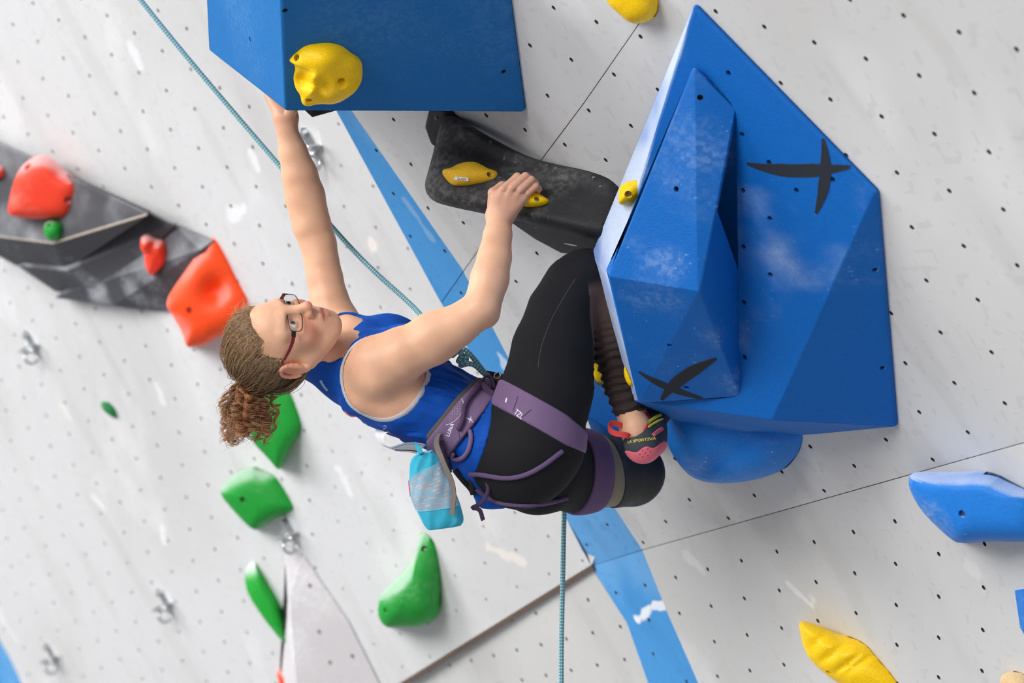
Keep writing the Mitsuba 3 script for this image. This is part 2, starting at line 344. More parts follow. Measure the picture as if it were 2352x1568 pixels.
def ribbon(mesh, pts, width, lift=0.0016, n=24, taper=0.25):
    """A strip of tape laid on a surface along the pixels pts; width in metres, narrowed to the ends."""
    P = spline(pts, n) if len(pts) > 2 else np.linspace(pts[0], pts[1], n)
    H_ = [hit(mesh, *p) for p in P]; X = V([h[0] + h[1] * lift for h in H_]); Nn = V([h[1] for h in H_])
    t = np.gradient(X, axis=0); b = np.cross(Nn, t); b /= np.linalg.norm(b, axis=1, keepdims=True)
    s = np.linspace(0, 1, n); w = width * (taper + (1 - taper) * np.minimum(1, 2.2 * np.minimum(s + .02, 1.02 - s) ** 0.8))[:, None] / 2
    v = np.vstack([X - b * w, X + b * w, X - b * w - Nn * lift * 2, X + b * w - Nn * lift * 2]); i = np.arange(n - 1); A = n
    f = np.vstack([np.c_[i, i + 1, A + i + 1], np.c_[i, A + i + 1, A + i], np.c_[i, 2 * A + i, 2 * A + i + 1], np.c_[i, 2 * A + i + 1, i + 1], np.c_[A + i, A + i + 1, 3 * A + i + 1], np.c_[A + i, 3 * A + i + 1, 3 * A + i]])
    return trimesh.Trimesh(v, f, process=False)
YEL, ORA, RED, GRN = rgb(240, 196, 8), rgb(250, 78, 28), rgb(238, 66, 40), rgb(28, 150, 52)
plastic('yellow', YEL, rgb(205, 185, 140), 0.25, 10, 1, 0.42)
plastic('yellow_worn', rgb(222, 176, 40), rgb(205, 185, 135), 0.55, 14, 2, 0.6)
plastic('orange', ORA, rgb(245, 150, 125), 0.35, 7, 3, 0.5, updir=(-.95, -.1, .3), up=0.25)
plastic('red', RED, rgb(248, 160, 150), 0.35, 9, 4, 0.5, updir=(-.2, -.2, .95), up=0.55)
plastic('green', GRN, rgb(120, 180, 125), 0.55, 7, 5, 0.5, updir=(-.5, -.1, .85), up=0.55)
plastic('green_dark', rgb(30, 122, 66), rgb(90, 150, 110), 0.4, 12, 6, 0.5)
plastic('green_chalky', rgb(30, 160, 50), rgb(205, 222, 210), 0.9, 4.2, 11, 0.5, updir=(-.4, -.2, .9), up=0.8)
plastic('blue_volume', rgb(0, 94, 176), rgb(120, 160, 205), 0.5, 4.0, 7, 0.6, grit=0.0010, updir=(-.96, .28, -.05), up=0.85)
plastic('blue_volume_worn', rgb(0, 94, 176), rgb(130, 165, 210), 0.5, 6.0, 8, 0.6, grit=0.0010, updir=(-.96, -.1, .0), up=0.0)
plastic('blue_top', rgb(24, 104, 170), rgb(90, 140, 190), 0.35, 3.0, 9, 0.7, grit=0.0012)
plastic('blue_hold', rgb(28, 118, 205), rgb(190, 205, 228), 0.5, 5.0, 10, 0.5, updir=(-.2, -.1, .95), up=0.55)
plastic('black_hold', rgb(38, 38, 40), rgb(130, 128, 126), 0.55, 5.0, 12, 0.6, grit=0.0012)
plastic('grey_slate', rgb(66, 67, 72), rgb(165, 170, 178), 0.6, 6.0, 13, 0.6, updir=(-.8, -.1, .6), up=0.35)
plastic('grey_pale', rgb(196, 192, 194), rgb(232, 230, 233), 0.7, 4.0, 14, 0.7)
plastic('beige', rgb(214, 184, 138), rgb(225, 210, 180), 0.5, 12, 15, 0.6)
plastic('chalk_face', rgb(150, 178, 215), rgb(240, 240, 243), 1.0, 9.0, 16, 0.8)
mat('tape', rgb(40, 44, 52), 0.75, 0.2)
mat('steel', rgb(205, 208, 210), 0.22, metallic=1.0)
mat('sticker', rgb(235, 235, 232), 0.5)
mat('ink', rgb(30, 30, 34), 0.6)
# ---------------------------------------------------------------- the top blue volume and what is on it
TPa, TPb, TPc = U(1155, -70, R.Z(1155, -70) - .015), U(661, 243, 6.84), U(1197, 246, R.Z(1197, 246) - .015)
TP = Plane(np.cross(TPb - TPa, TPc - TPa), TPa); TZ = TP.Z(648, -70)
topv, topm = volume('climbing_volume', 'large dark blue volume at the top with a pale left face and one yellow hold', 'climbing volume',
    [(648, -70, TZ), (661, 243, 6.84), (1155, -70, R.Z(1155, -70) - .015), (1197, 246, R.Z(1197, 246) - .015), (482, -70, TZ + .62), (490, 110, 7.46),
     (600, -70, 8.0), (620, 40, 8.1), (900, 10, 7.6), (1150, -20, 7.2)], 'blue_top', 0.010, holes=[(1157, 165), (574, 90), (655, 25)], trim=(R,))
zo = lambda q: zoomed(q, (620, 60), 7.13)
pk = lambda x, y, r, amp, ry=None, rot=0: gauss(620 + x / 7.13, 60 + y / 7.13, r / 7.13, amp, ry and ry / 7.13, rot)
gs = [pk(500, 860, 190, -.045, 150), pk(700, 800, 90, .022), pk(660, 1010, 80, .016), pk(330, 480, 90, -.012), pk(640, 1230, 110, -.016), pk(850, 960, 130, -.014), pk(900, 480, 260, .020), pk(1160, 890, 70, -.012)]
hold('climbing_hold', 'lumpy yellow hold with a deep pocket, bolted on the top blue volume', 'climbing hold',
     zo([(260, 480), (300, 420), (370, 375), (420, 320), (500, 245), (600, 210), (750, 205), (900, 203), (1000, 215), (1120, 250), (1220, 310), (1330, 420), (1440, 500), (1500, 580), (1520, 700), (1515, 850), (1480, 960), (1400, 1080), (1280, 1170), (1150, 1250), (1000, 1285), (850, 1275), (740, 1285), (650, 1315), (560, 1305), (515, 1250), (505, 1165), (485, 1110), (440, 1060), (405, 980), (385, 880), (380, 780), (400, 690), (380, 610), (310, 570), (265, 530)]),
     onmesh(topm, lambda x, y: U(x, y, 6.9)), hit(topm, 760, 160)[1], 0.062, 'yellow', centre=zo([(860, 760)])[0], a=3.0, b=0.55, bolts=zo([(432, 512), (1165, 890), (640, 1218)]),
     bump=lambda p, t: sum(g(p) for g in gs) * (1 - t ** 6), rnd=1, rings=22, N=110, lift=0.004, minus=(topv,))
volume('climbing_volume', 'small black faceted volume poking out under the top blue volume', 'climbing volume',
       [(690, 240, 6.98), (718, 266, 7.04), (800, 243, 7.12), (700, 190, 7.3), (800, 190, 7.35), (760, 180, 7.0)], 'black_hold', 0.003, trim=(R,), minus=(topv,))

# ---------------------------------------------------------------- the big blue volume on the right
TA, AA, BB = (1601, 22, R.Z(1601, 22) - .01), (2009, 440, R.Z(2009, 440) - .01), (2052, 969, R.Z(2052, 969) - .01)
EE = (1775, 955, R.Z(1775, 955) - .40)
fp = [U(*TA), U(*AA), U(*EE)]; FP = Plane(np.cross(fp[1] - fp[0], fp[2] - fp[0]) * -1, fp[0])
if FP.n[1] > 0: FP = Plane(-FP.n, FP.p)
fz = lambda x, y, o=0: (x, y, FP.Z(x, y) + o)
bigv, bigm = volume('climbing_volume', 'huge blue volume at the right with a black tape cross near its upper right corner', 'climbing volume',
    [TA, AA, BB, EE, (1650, 1000, R.Z(1650, 1000) - .02), (1880, 986, R.Z(1880, 986) - .01), fz(1574, 165, .16), fz(1369, 586, .20), fz(1452, 914, .12), fz(1602, 100, 0), fz(1410, 640, 0), fz(1474, 914, 0),
     (1590, 300, R.Z(1590, 300)), (1560, 560, R.Z(1560, 560)), (1580, 900, R.Z(1580, 900)), (1750, 500, R.Z(1750, 500))],
    'blue_volume', 0.010, holes=[(1673, 168), (1704, 309), (1766, 373), (1829, 437), (1706, 437), (1768, 502), (1707, 566), (1769, 631), (1708, 694), (1710, 820), (1912, 412), (2010, 620), (2027, 845)], trim=(R,))
part(bigv, 'tape_strip', ribbon(bigm, [(1716, 375), (1790, 390), (1880, 390), (1954, 383)], .030, taper=.12), 'tape', label='black tape strip lying across')
part(bigv, 'tape_strip', ribbon(bigm, [(1890, 318), (1897, 380), (1890, 440), (1874, 490)], .026, taper=.12), 'tape', label='black tape strip running down')
wed, wedm = volume('climbing_volume', 'tall blue wedge on the huge blue volume, black tape cross at its foot', 'climbing volume',
    [fz(1597, 163, -.03), fz(1688, 247, -.005), fz(1604, 666, -.24), fz(1406, 633, -.27), fz(1472, 918, -.06), fz(1697, 904, -.005), fz(1560, 300, .08), fz(1400, 620, .03), fz(1480, 900, .03), fz(1690, 500, .05)],
    'blue_volume_worn', 0.007, holes=[(1608, 224), (1553, 434), (1538, 793), (1577, 890)], trim=(R,), minus=(bigv,))
part(wed, 'tape_strip', ribbon(wedm, [(1468, 853), (1520, 882), (1560, 898), (1614, 914)], .026, taper=.2), 'tape', label='black tape strip falling to the right')
part(wed, 'tape_strip', ribbon(wedm, [(1644, 823), (1590, 852), (1550, 882), (1520, 917)], .030, taper=.15), 'tape', label='black tape strip rising to the right')
# small yellow holds on the left flank
zb = lambda q: zoomed(q, (920, 220), 3.92)
lf = onmesh(bigm, lambda x, y: U(x, y, hit(bigm, 1450, 430)[0][1] + .02))
hold('climbing_hold', 'small yellow hold peeking out at the left edge of the huge blue volume', 'climbing hold',
     zb([(1965, 840), (1990, 800), (2050, 770), (2110, 755), (2190, 735), (2230, 800), (2200, 900), (2120, 960), (2050, 985), (1970, 980), (1955, 940), (1968, 890)]), lf, (-.9, -.3, .1), 0.045, 'yellow', bolts=zb([(2050, 890)]), centre=zb([(2060, 870)])[0], turn=.8, lift=.03, minus=(bigv, wed))
z5 = lambda q: zoomed(q, (1280, 560), 2.45)
hold('climbing_hold', 'sliver of a yellow hold beside the wrinkled black shin', 'climbing hold', z5([(372, 700), (385, 688), (410, 735), (430, 790), (410, 806), (380, 765)]), lambda x, y: U(x, y, hit(bigm, 1442, 860)[0][1]), (-.9, -.3, .1), 0.012, 'yellow', N=40, rings=6, minus=(bigv, wed))
# behind the shin
_, sb = volume('climbing_volume', 'pale blue flat volume seen behind the black shin', 'climbing volume',
       [(1340, 860, 7.40), (1352, 955, 7.35), (1370, 1003, 7.42), (1428, 1004, 7.36), (1432, 955, 7.40), (1402, 880, 7.5), (1480, 1000, 7.7), (1450, 850, 7.8), (1340, 840, 7.8)], 'blue_hold', 0.006, trim=(R,))
hold('climbing_hold', 'small knobbly yellow hold behind the knee of the raised black leg', 'climbing hold', z5([(150, 560), (195, 590), (215, 630), (240, 680), (262, 740), (272, 780), (240, 790), (215, 770), (200, 720), (150, 700)]), lambda x, y: U(x, y, 7.42), (-.7, -.6, -.2), 0.03, 'yellow', trim=(R,))
# big round blue hold below the volume
z6 = lambda q: zoomed(q, (1340, 0), 1.4)
g6 = [gauss(*z6([(430, 1480)])[0], 24, -.035, 60, 0.9), gauss(*z6([(350, 1420)])[0], 45, .02), gauss(*z6([(600, 1450)])[0], 70, .03), gauss(*z6([(505, 1500)])[0], 26, -.012)]
hold('climbing_hold', 'big round blue hold with a heart shaped dip, tucked under the huge blue volume', 'climbing hold',
     z6([(252, 1300), (265, 1400), (285, 1450), (320, 1500), (360, 1540), (440, 1552), (540, 1545), (640, 1515), (690, 1470), (740, 1410), (770, 1370), (720, 1290), (500, 1250), (300, 1260)]), onR, R.n, 0.15, 'blue_hold', a=3.2, b=.5, bump=lambda p, t: sum(g(p) for g in g6) * (1 - t ** 8), rings=22, centre=z6([(500, 1400)])[0], lift=.05, trim=(R,), minus=(bigv,))

# ---------------------------------------------------------------- the black volume with the gripped holds
under = cut_back(hull_of([U(*p) for p in [(1170, 503, 7.12), (1390, 550, 7.0), (1290, 577, 7.24), (1328, 580, 7.22), (1380, 562, 7.12), (1200, 520, 7.45), (1400, 520, 7.2), (1230, 545, 7.25)]], 0.004, 10), 'under', (R,))
flange = cut_back(hull_of([U(*p) for p in [(1003, 262, R.Z(1003, 262) - .012), (996, 290, R.Z(996, 290) - .012), (1006, 318, R.Z(1006, 318) - .012), (1060, 300, R.Z(1060, 300) - .012), (1030, 262, R.Z(1030, 262) - .012)]], 0.020, 28), 'flange', (R,))
BP = Plane(np.cross(U(1440, 412, 6.99) - U(1000, 268, 7.33), U(1120, 488, 7.13) - U(1000, 268, 7.33)), U(1120, 488, 7.13))
if BP.n[1] > 0: BP = Plane(-BP.n, BP.p)
gk = [gauss(1180, 380, 190, -.03, 34, .32), gauss(1000, 430, 60, .02), gauss(1250, 520, 160, .015, 30, .2)]
blk, blkm = hold('climbing_volume', 'long black volume with two worn yellow holds behind the gripping hand', 'climbing volume',
    [(1004, 300), (1015, 268), (1040, 262), (1130, 318), (1215, 362), (1290, 382), (1420, 408), (1442, 425), (1432, 540), (1395, 556), (1300, 538), (1200, 512), (1120, 492), (1030, 474), (988, 460), (973, 428), (984, 390), (998, 340)],
    lambda x, y: BP.at(x, y), BP.n, .065, 'black_hold', centre=(1215, 440), a=7, b=.5, turn=0, lift=0, rnd=2, rings=26, N=120, bump=lambda p, t: sum(g(p) for g in gk) * (1 - t ** 6), smooth=50, trim=(R,), minus=(bigv,))
part(blk, 'underside', tm(under), 'black_hold', 40); part(blk, 'flange', tm(flange), 'black_hold', 40)
for q, me_ in [((1003, 270), tm(flange)), ((1128, 326), blkm), ((1365, 411), blkm)]:
    p, n = hit(me_, *q); part(blk, 'screw', place(BOLT, frame(p + n * .003, n)), None, label='silver screw head')
p, n = hit(tm(under), 1312, 561)
ov = Polygon(zoomed([(1475, 1308), (1530, 1318), (1580, 1340), (1608, 1366), (1560, 1368), (1505, 1345)], (0, 0), 1)); oc = V(ov.centroid.coords[0])
mk = Polygon((V(ov.exterior.coords) - oc) / 3.92 / 1000 * V([1, -1])); mk = mk.difference(mk.buffer(-.0022))
M = frame(p + n * .0006, n, up=(0, 0, 1)); mm_ = trimesh.creation.extrude_polygon(mk, .001, engine='earcut'); mm_.apply_transform(M)
part(blk, 'printed_mark', mm_, 'sticker', label='white outlined oval mark')
k1, h1m = hold('climbing_hold', 'worn yellow hold with a small white sticker on the black volume', 'climbing hold',
     zb([(370, 690), (385, 660), (450, 650), (520, 610), (600, 592), (680, 595), (740, 625), (790, 655), (850, 670), (885, 700), (890, 740), (860, 770), (720, 795), (600, 808), (500, 812), (450, 795), (400, 740)]),
     onmesh(blkm, lambda x, y: U(x, y, 7.1)), hit(blkm, 1080, 400)[1], 0.030, 'yellow_worn', bolts=zb([(800, 705)]), bump=None, centre=zb([(620, 690)])[0], bolt_r=.006, minus=(blk,))
p, n = hit(h1m, *zb([(548, 745)])[0]); up = nrm(V([.10, 0, 1])); M = frame(p + n * .001, n, up=up)
st = trimesh.creation.box([.034, .0075, .0012]); st.apply_transform(M); s_ = part(k1, 'sticker', st, 'sticker', label='small white sticker with lettering')
tx = meshkit.text_mesh('CLASH', 0.0048, 0.0004, bold=True)
tx.apply_translation([-.0095, -.0025, .0006]); tx.apply_transform(M); part(s_, 'lettering', tx, 'ink')
k2, h2m = hold('climbing_hold', 'worn yellow hold gripped by the hand on the black volume', 'climbing hold',
     zb([(1060, 975), (1070, 930), (1120, 880), (1170, 862), (1220, 868), (1262, 890), (1330, 930), (1345, 950), (1320, 985), (1230, 1003), (1130, 1003), (1050, 990)]),
     onmesh(blkm, lambda x, y: U(x, y, 7.05)), hit(blkm, 1220, 455)[1], 0.032, 'yellow', bolts=zb([(1228, 925)]), centre=zb([(1170, 930)])[0], bolt_r=.006, minus=(blk,))

# ---------------------------------------------------------------- right side holds
hold('climbing_hold', 'smooth yellow hold cut off by the top edge above the grey wall', 'climbing hold', [(1380, -40), (1396, 5), (1420, 27), (1445, 50), (1465, 55), (1490, 50), (1510, 35), (1518, 15), (1522, -40)], onR, R.n, .07, 'yellow', a=3.5, b=.5, centre=(1455, -5), trim=(R,))
z2 = lambda q: zoomed(q, (1800, 1020), 2.86)
g2 = [gauss(*z2([(1170, 250)])[0], 110, .0, 20)]
hold('climbing_hold', 'blue slab hold with a white chalked top edge at the right border', 'climbing hold',
     z2([(815, 240), (835, 190), (900, 178), (1100, 182), (1300, 175), (1420, 190), (1500, 230), (1800, 350), (1800, 640), (1500, 640), (1340, 635), (1180, 655), (1120, 630), (1020, 540), (930, 450), (860, 350)]),
     onL, L.n, .13, 'blue_hold', a=4.5, b=.5, bolts=z2([(1170, 457)]), centre=z2([(1330, 320)])[0], rnd=1, lift=.03, trim=(L, R))
gr = [gauss(*z2([(x, y)])[0], 8, -.012, 40, .95) for x, y in [(230, 1290), (330, 1370), (450, 1420), (560, 1400)]]
hold('climbing_hold', 'ribbed yellow hold like a caterpillar at the bottom right', 'climbing hold',
     z2([(100, 1160), (150, 1165), (250, 1195), (370, 1250), (430, 1258), (560, 1295), (640, 1370), (690, 1430), (760, 1490), (830, 1568), (880, 1680), (520, 1680), (320, 1540), (240, 1480), (170, 1410), (130, 1340), (105, 1230)]),
     onL, L.n, .08, 'yellow', a=2.6, b=.6, bolts=z2([(295, 1500)]), bump=lambda p, t: sum(g(p) for g in gr) * (1 - t ** 6), centre=z2([(470, 1440)])[0], rnd=1, lift=.03, rings=20, trim=(L,))
hold('climbing_hold', 'beige hold cut off by the bottom right corner', 'climbing hold', z2([(1415, 1540), (1450, 1500), (1520, 1485), (1600, 1500), (1660, 1560), (1660, 1660), (1430, 1660)]), onL, L.n, .05, 'beige', trim=(L,))
volume('climbing_volume', 'sliver of a light blue volume at the right border', 'climbing volume',
       [(2334, 1357, L.Z(2334, 1357) - .05), (2420, 1340, L.Z(2420, 1340) - .1), (2346, 1440, L.Z(2346, 1440) - .05), (2420, 1560, L.Z(2420, 1560) - .02), (2420, 1360, L.Z(2420, 1360) + .02), (2360, 1380, L.Z(2360, 1380) + .02)], 'blue_hold', .003, trim=(L,))

# ---------------------------------------------------------------- left side: the slate volume and its holds
z7 = lambda q: zoomed(q, (0, 300), 3.016)
def wz(q, off): x, y = z7([q])[0]; return U(x, y, W.Z(x, y) - off)
st1 = hull_of([wz(q, .34) for q in [(-120, 720), (370, 778)]] + [wz(q, .22) for q in [(1025, 578)]] + [wz(q, .05) for q in [(-120, 40), (1030, 560)]] + [wz(q, .20) for q in [(455, 955), (110, 925), (-120, 800)]] + [wz(q, -.02) for q in [(300, 500), (-100, 500)]], .004, 8)
st2 = hull_of([wz(q, .225) for q in [(140, 938), (465, 972)]] + [wz(q, .06) for q in [(1030, 575), (1215, 650)]] + [wz(q, .10) for q in [(715, 1110), (390, 1108)]] + [wz(q, -.02) for q in [(600, 800), (200, 900), (1000, 700), (700, 1000)]], .004, 8)
st3 = hull_of([wz(q, .13) for q in [(395, 1150), (745, 1195), (795, 1205)]] + [wz(q, .02) for q in [(1210, 655), (1478, 765)]] + [wz(q, .03) for q in [(1150, 1238), (1000, 1232)]] + [wz(q, .10) for q in [(1395, 825)]] + [wz(q, -.03) for q in [(1300, 800), (700, 1000), (450, 1100)]], .004, 8)
slate = thing('climbing_volume', 'long slate grey stepped volume at the left border with red and green holds', 'climbing volume')
man = cut_back(st1 + st2 + st3, slate, (W,)); slm = tm(man); scene[slate] = mikit.ply(slm, 'grey_slate', 30)
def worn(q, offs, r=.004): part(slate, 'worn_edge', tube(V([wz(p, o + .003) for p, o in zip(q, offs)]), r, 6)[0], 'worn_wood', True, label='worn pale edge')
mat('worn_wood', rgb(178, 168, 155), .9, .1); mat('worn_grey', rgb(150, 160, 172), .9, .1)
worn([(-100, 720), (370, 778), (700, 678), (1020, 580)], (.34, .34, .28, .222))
onS = onmesh(slm, lambda x, y: U(x, y, W.Z(x, y) - .15))
hold('climbing_hold', 'large red hold with a chalky pink top on the slate grey volume', 'climbing hold',
     z7([(55, 580), (62, 500), (95, 360), (130, 270), (200, 200), (270, 170), (330, 175), (390, 215), (440, 270), (490, 300), (590, 360), (575, 450), (540, 550), (510, 590), (430, 605), (250, 615), (130, 600)]), onS, W.n, .10, 'red', a=5, b=.5, bolts=z7([(190, 248), (470, 480)]), rnd=1, centre=z7([(320, 420)])[0], lift=.03, bolt_r=.012, trim=(W,), minus=(slate,))
hold('climbing_hold', 'round green knob under the large red hold on the slate grey volume', 'climbing hold', z7([(300, 680), (310, 640), (345, 620), (400, 625), (440, 650), (445, 700), (420, 750), (370, 765), (320, 745)]), onS, W.n, .05, 'green', bolts=z7([(335, 650)]), lift=.02, trim=(W,), minus=(slate,))
hold('climbing_hold', 'double knobbed red hold at the right end of the slate grey volume', 'climbing hold', z7([(970, 780), (980, 730), (1020, 712), (1060, 725), (1090, 745), (1140, 750), (1170, 800), (1175, 870), (1150, 920), (1100, 960), (1050, 1008), (1020, 980), (1000, 900), (1000, 850), (975, 820)]), onS, W.n, .05, 'red', rnd=1, lift=.03,
     bump=lambda p, t: (gauss(*z7([(1022, 775)])[0], 16, .05)(p) + gauss(*z7([(1120, 820)])[0], 14, .02)(p)) * (1 - t ** 4), centre=z7([(1070, 850)])[0], trim=(W,), minus=(slate,))
hold('climbing_hold', 'red hold cut off by the left border on the slate grey volume', 'climbing hold', z7([(-60, 225), (20, 240), (48, 285), (40, 315), (0, 335), (-60, 345)]), onS, W.n, .04, 'red', trim=(W,), minus=(slate,))
gd = gauss(*z7([(1510, 1095)])[0], 27, -.05, 30, .3)
hold('climbing_hold', 'large orange triangular hold with a round dish, behind the curly hair', 'climbing hold',
     z7([(1500, 690), (1530, 705), (1600, 810), (1700, 1010), (1760, 1110), (1790, 1180), (1740, 1300), (1600, 1390), (1480, 1440), (1440, 1480), (1320, 1505), (1290, 1490), (1270, 1400), (1190, 1260), (1155, 1220), (1160, 1160), (1200, 1090), (1300, 950), (1400, 800), (1460, 720)]),
     onW, W.n, .10, 'orange', a=5, b=.5, bolts=z7([(1310, 1245)]), rnd=1, bump=lambda p, t: gd(p), rings=26, N=110, centre=z7([(1480, 1150)])[0], lift=.05, turn=.6, bolt_r=.010, trim=(W,), minus=(slate,))
z8 = lambda q: zoomed(q, (460, 860), 2.214)
hold('climbing_hold', 'tall green diamond shaped hold behind the ponytail', 'climbing hold', z8([(380, -30), (500, 20), (515, 100), (535, 240), (525, 280), (450, 380), (405, 485), (390, 480), (330, 410), (260, 340), (250, 250), (300, 100)]), onW, W.n, .06, 'green', a=5, b=.5, rnd=1, lift=.04, trim=(W,))
hold('climbing_hold', 'broad green hold shaped like a shield under the ponytail', 'climbing hold', z8([(95, 600), (120, 560), (180, 500), (270, 465), (320, 480), (400, 490), (440, 530), (490, 600), (532, 680), (480, 695), (400, 720), (340, 755), (285, 795), (250, 775), (170, 690)]), onW, W.n, .09, 'green', a=4, b=.5, bolts=z8([(215, 637)]), rnd=1, lift=.04, bolt_r=.010, trim=(W,))
hold('climbing_hold', 'narrow green leaf shaped hold with a chalk white upper half', 'climbing hold', z8([(275, 935), (300, 970), (350, 1060), (395, 1130), (430, 1200), (445, 1290), (455, 1385), (430, 1370), (370, 1300), (310, 1220), (240, 1110), (225, 1050), (235, 980)]), onW, W.n, .06, 'green_chalky', a=3, b=.6, rnd=1, lift=.03, trim=(W,))
hold('climbing_hold', 'green pear shaped hold below the blue chalk bag', 'climbing hold', z8([(1150, 700), (1265, 690), (1268, 850), (1250, 1000), (1230, 1130), (1215, 1220), (1170, 1260), (1100, 1285), (1030, 1280), (960, 1290), (920, 1265), (900, 1210), (910, 1130), (950, 1080), (1020, 1020), (1090, 930), (1130, 850)]), onW, W.n, .12, 'green', a=2.6, b=.6, bolts=z8([(940, 1200), (1137, 885)]), centre=z8([(1100, 1080)])[0], rnd=1, lift=.05, bolt_r=.009, trim=(W,))
z3 = lambda q: zoomed(q, (0, 760), 1.94)
hold('climbing_hold', 'tiny dark green chip on the bright left wall', 'climbing hold', z3([(447, 325), (460, 310), (500, 325), (528, 355), (525, 390), (505, 388), (460, 355)]), onW, W.n, .03, 'green_dark', rings=8, N=48, trim=(W,))
pale, _ = volume('climbing_volume', 'pale grey triangular volume on the lower left wall', 'climbing volume',
       [(661, 1255, W.Z(661, 1255) - .0), (698, 1280, W.Z(698, 1280) - .01), (800, 1430, W.Z(800, 1430) - .01), (905, 1640, W.Z(905, 1640) - .01), (668, 1370, W.Z(668, 1370) - .10), (690, 1640, W.Z(690, 1640) - .22), (640, 1640, W.Z(640, 1640) + .02), (662, 1400, W.Z(662, 1400))], 'grey_pale', .005,
       holes=z8([(557, 1075), (605, 1310), (660, 1465), (775, 1433)]), hole_r=.008, trim=(W,))
hold('climbing_hold', 'red hold tip cut off by the bottom edge on the pale grey volume', 'climbing hold', z8([(380, 1510), (400, 1495), (435, 1497), (490, 1590), (520, 1660), (450, 1680)]), onW, W.n, .05, 'red', rings=8, N=48, trim=(W,), minus=(pale,))
struct('trim_7', prism(poly(W, [(-80, 1330), (0, 1471), (26, 1518), (60, 1590), (-80, 1600)]), W, -.01, .002), 'paint_blue', 'corner of a blue painted band at the lower left')

# ---------------------------------------------------------------- bolt hangers on the left wall
def hanger(px, py, tilt, s, label):
    key = thing('bolt_hanger', label, 'bolt hanger', 'steel bolt hangers on the bright left wall')
    M = W.mat(*W.uv(W.at(px, py))); c, q = math.cos(tilt), math.sin(tilt)
    M = M @ V([[c, -q, 0, 0], [q, c, 0, 0], [0, 0, 1, 0], [0, 0, 0, 1]]) @ np.diag([s, s, s, 1])
    def put(nm, m, ang=30): m.apply_transform(M); part(key, nm, m, 'steel', ang)
    a = np.linspace(0, 2 * np.pi, 24, endpoint=False)
    pl = Polygon(np.c_[.018 * np.cos(a), .020 * np.sin(a) + .03]).union(Polygon([(-.016, -.01), (.016, -.01), (.018, .03), (-.018, .03)]))
    put('plate', trimesh.creation.extrude_polygon(pl, .004, engine='earcut'))
    ear = Polygon([(-.02, 0), (.02, 0), (.026, .03), (.018, .052), (-.018, .052), (-.026, .03)]).buffer(.004).difference(Point(0, .028).buffer(.014))
    e = trimesh.creation.extrude_polygon(ear, .004, engine='earcut'); e.apply_transform(trimesh.transformations.rotation_matrix(math.radians(75), [1, 0, 0])); e.apply_transform(trimesh.transformations.rotation_matrix(.5, [0, 1, 0])); e.apply_translation([0, -.012, .0])
    put('eye', e)
    b = trimesh.creation.cylinder(.0095, .010, sections=6); b.apply_translation([0, .034, .009]); put('bolt', b)
    t = trimesh.creation.torus(.018, .0042, major_sections=28, minor_sections=8); t.apply_transform(trimesh.transformations.rotation_matrix(1.35, [0, 1, 0])); t.apply_translation([0, -.03, .026]); put('ring', t, True)
hanger(722, 338, .35, 1.3, 'steel bolt hanger beside the straight forearm')
hanger(78, 792, .35, 1.2, 'steel bolt hanger near the left border of the bright wall')
hanger(384, 1384, .35, 1.2, 'steel bolt hanger low on the bright wall left of the green leaf shaped hold')
hanger(672, 1222, .35, 1.2, 'steel bolt hanger at the tip of the pale grey volume')
hanger(123, 1506, .35, 1.2, 'steel bolt hanger in the lower left corner of the bright wall')
# ---------------------------------------------------------------- signed-distance modelling for the climber
class Body:
    """Blended round cones and ellipsoids; groups blend inside with their own k, then with one another."""
    def __init__(s): s.items = []
    def cone(s, a, b, ra, rb, k=.02, g=0, op=1): s.items.append(('c', V(a, float), V(b, float), ra, rb, k, g, op)); return s
    def chain(s, pts, rs, k=.012, g=0):
        for i in range(len(pts) - 1): s.cone(pts[i], pts[i + 1], rs[i], rs[i + 1], k, g)
        return s
    def ell(s, c, r, Rm=None, k=.02, g=0, op=1): s.items.append(('e', V(c, float), V(r, float), np.eye(3) if Rm is None else V(Rm, float), 0, k, g, op)); return s
    def bound(s, it):
        if it[0] == 'c': return (it[1] + it[2]) / 2, np.linalg.norm(it[1] - it[2]) / 2 + max(it[3], it[4])
        return it[1], it[2].max()
    def one(s, it, P):
        if it[0] == 'c':
            _, a, b, ra, rb, *_ = it; ba = b - a; L2 = max(ba @ ba, 1e-12); pa = P - a
            h = np.clip(pa @ ba / L2, 0, 1); w = pa - h[..., None] * ba; return np.sqrt(np.einsum('...i,...i', w, w)) - (ra + (rb - ra) * h)
        q = (P - it[1]) @ it[3].T; a = q / it[2]; b = a / it[2]; k0 = np.sqrt(np.einsum('...i,...i', a, a)); k1 = np.sqrt(np.einsum('...i,...i', b, b))
        return k0 * (k0 - 1) / np.maximum(k1, 1e-9)
    def parts(s, P, cull=None):
        """The distance of every group at the points P, blended inside the group; cull = (centre, radius) skips what is far away."""
        if len(s.items) != getattr(s, 'n', -1):
            s.n = len(s.items); bd = [s.bound(i) for i in s.items]; s.bc, s.br = V([x[0] for x in bd]), V([x[1] for x in bd])
        near = range(s.n) if cull is None else np.nonzero(np.linalg.norm(s.bc - cull[0], axis=1) - s.br - cull[1] < .075)[0]
        ds = {}
        for i in near:
            it = s.items[i]; k, g, op = it[5:]
            if s.only is not None and g not in s.only: continue
            if op < 0 and g not in ds: continue
            d = s.one(it, P)
            if g not in ds: ds[g] = d
            elif op > 0: ds[g] = smin(ds[g], d, k)
            else: ds[g] = -smin(-ds[g], d, k)
        return ds
    only = None
    def __call__(s, P, groups=None, gk=.03, cull=None):
        s.only = groups; ds = s.parts(P, cull); s.only = None; out = None
        for d in ds.values(): out = d if out is None else smin(out, d, gk)
        return np.full(P.shape[:-1], 9.0) if out is None else out
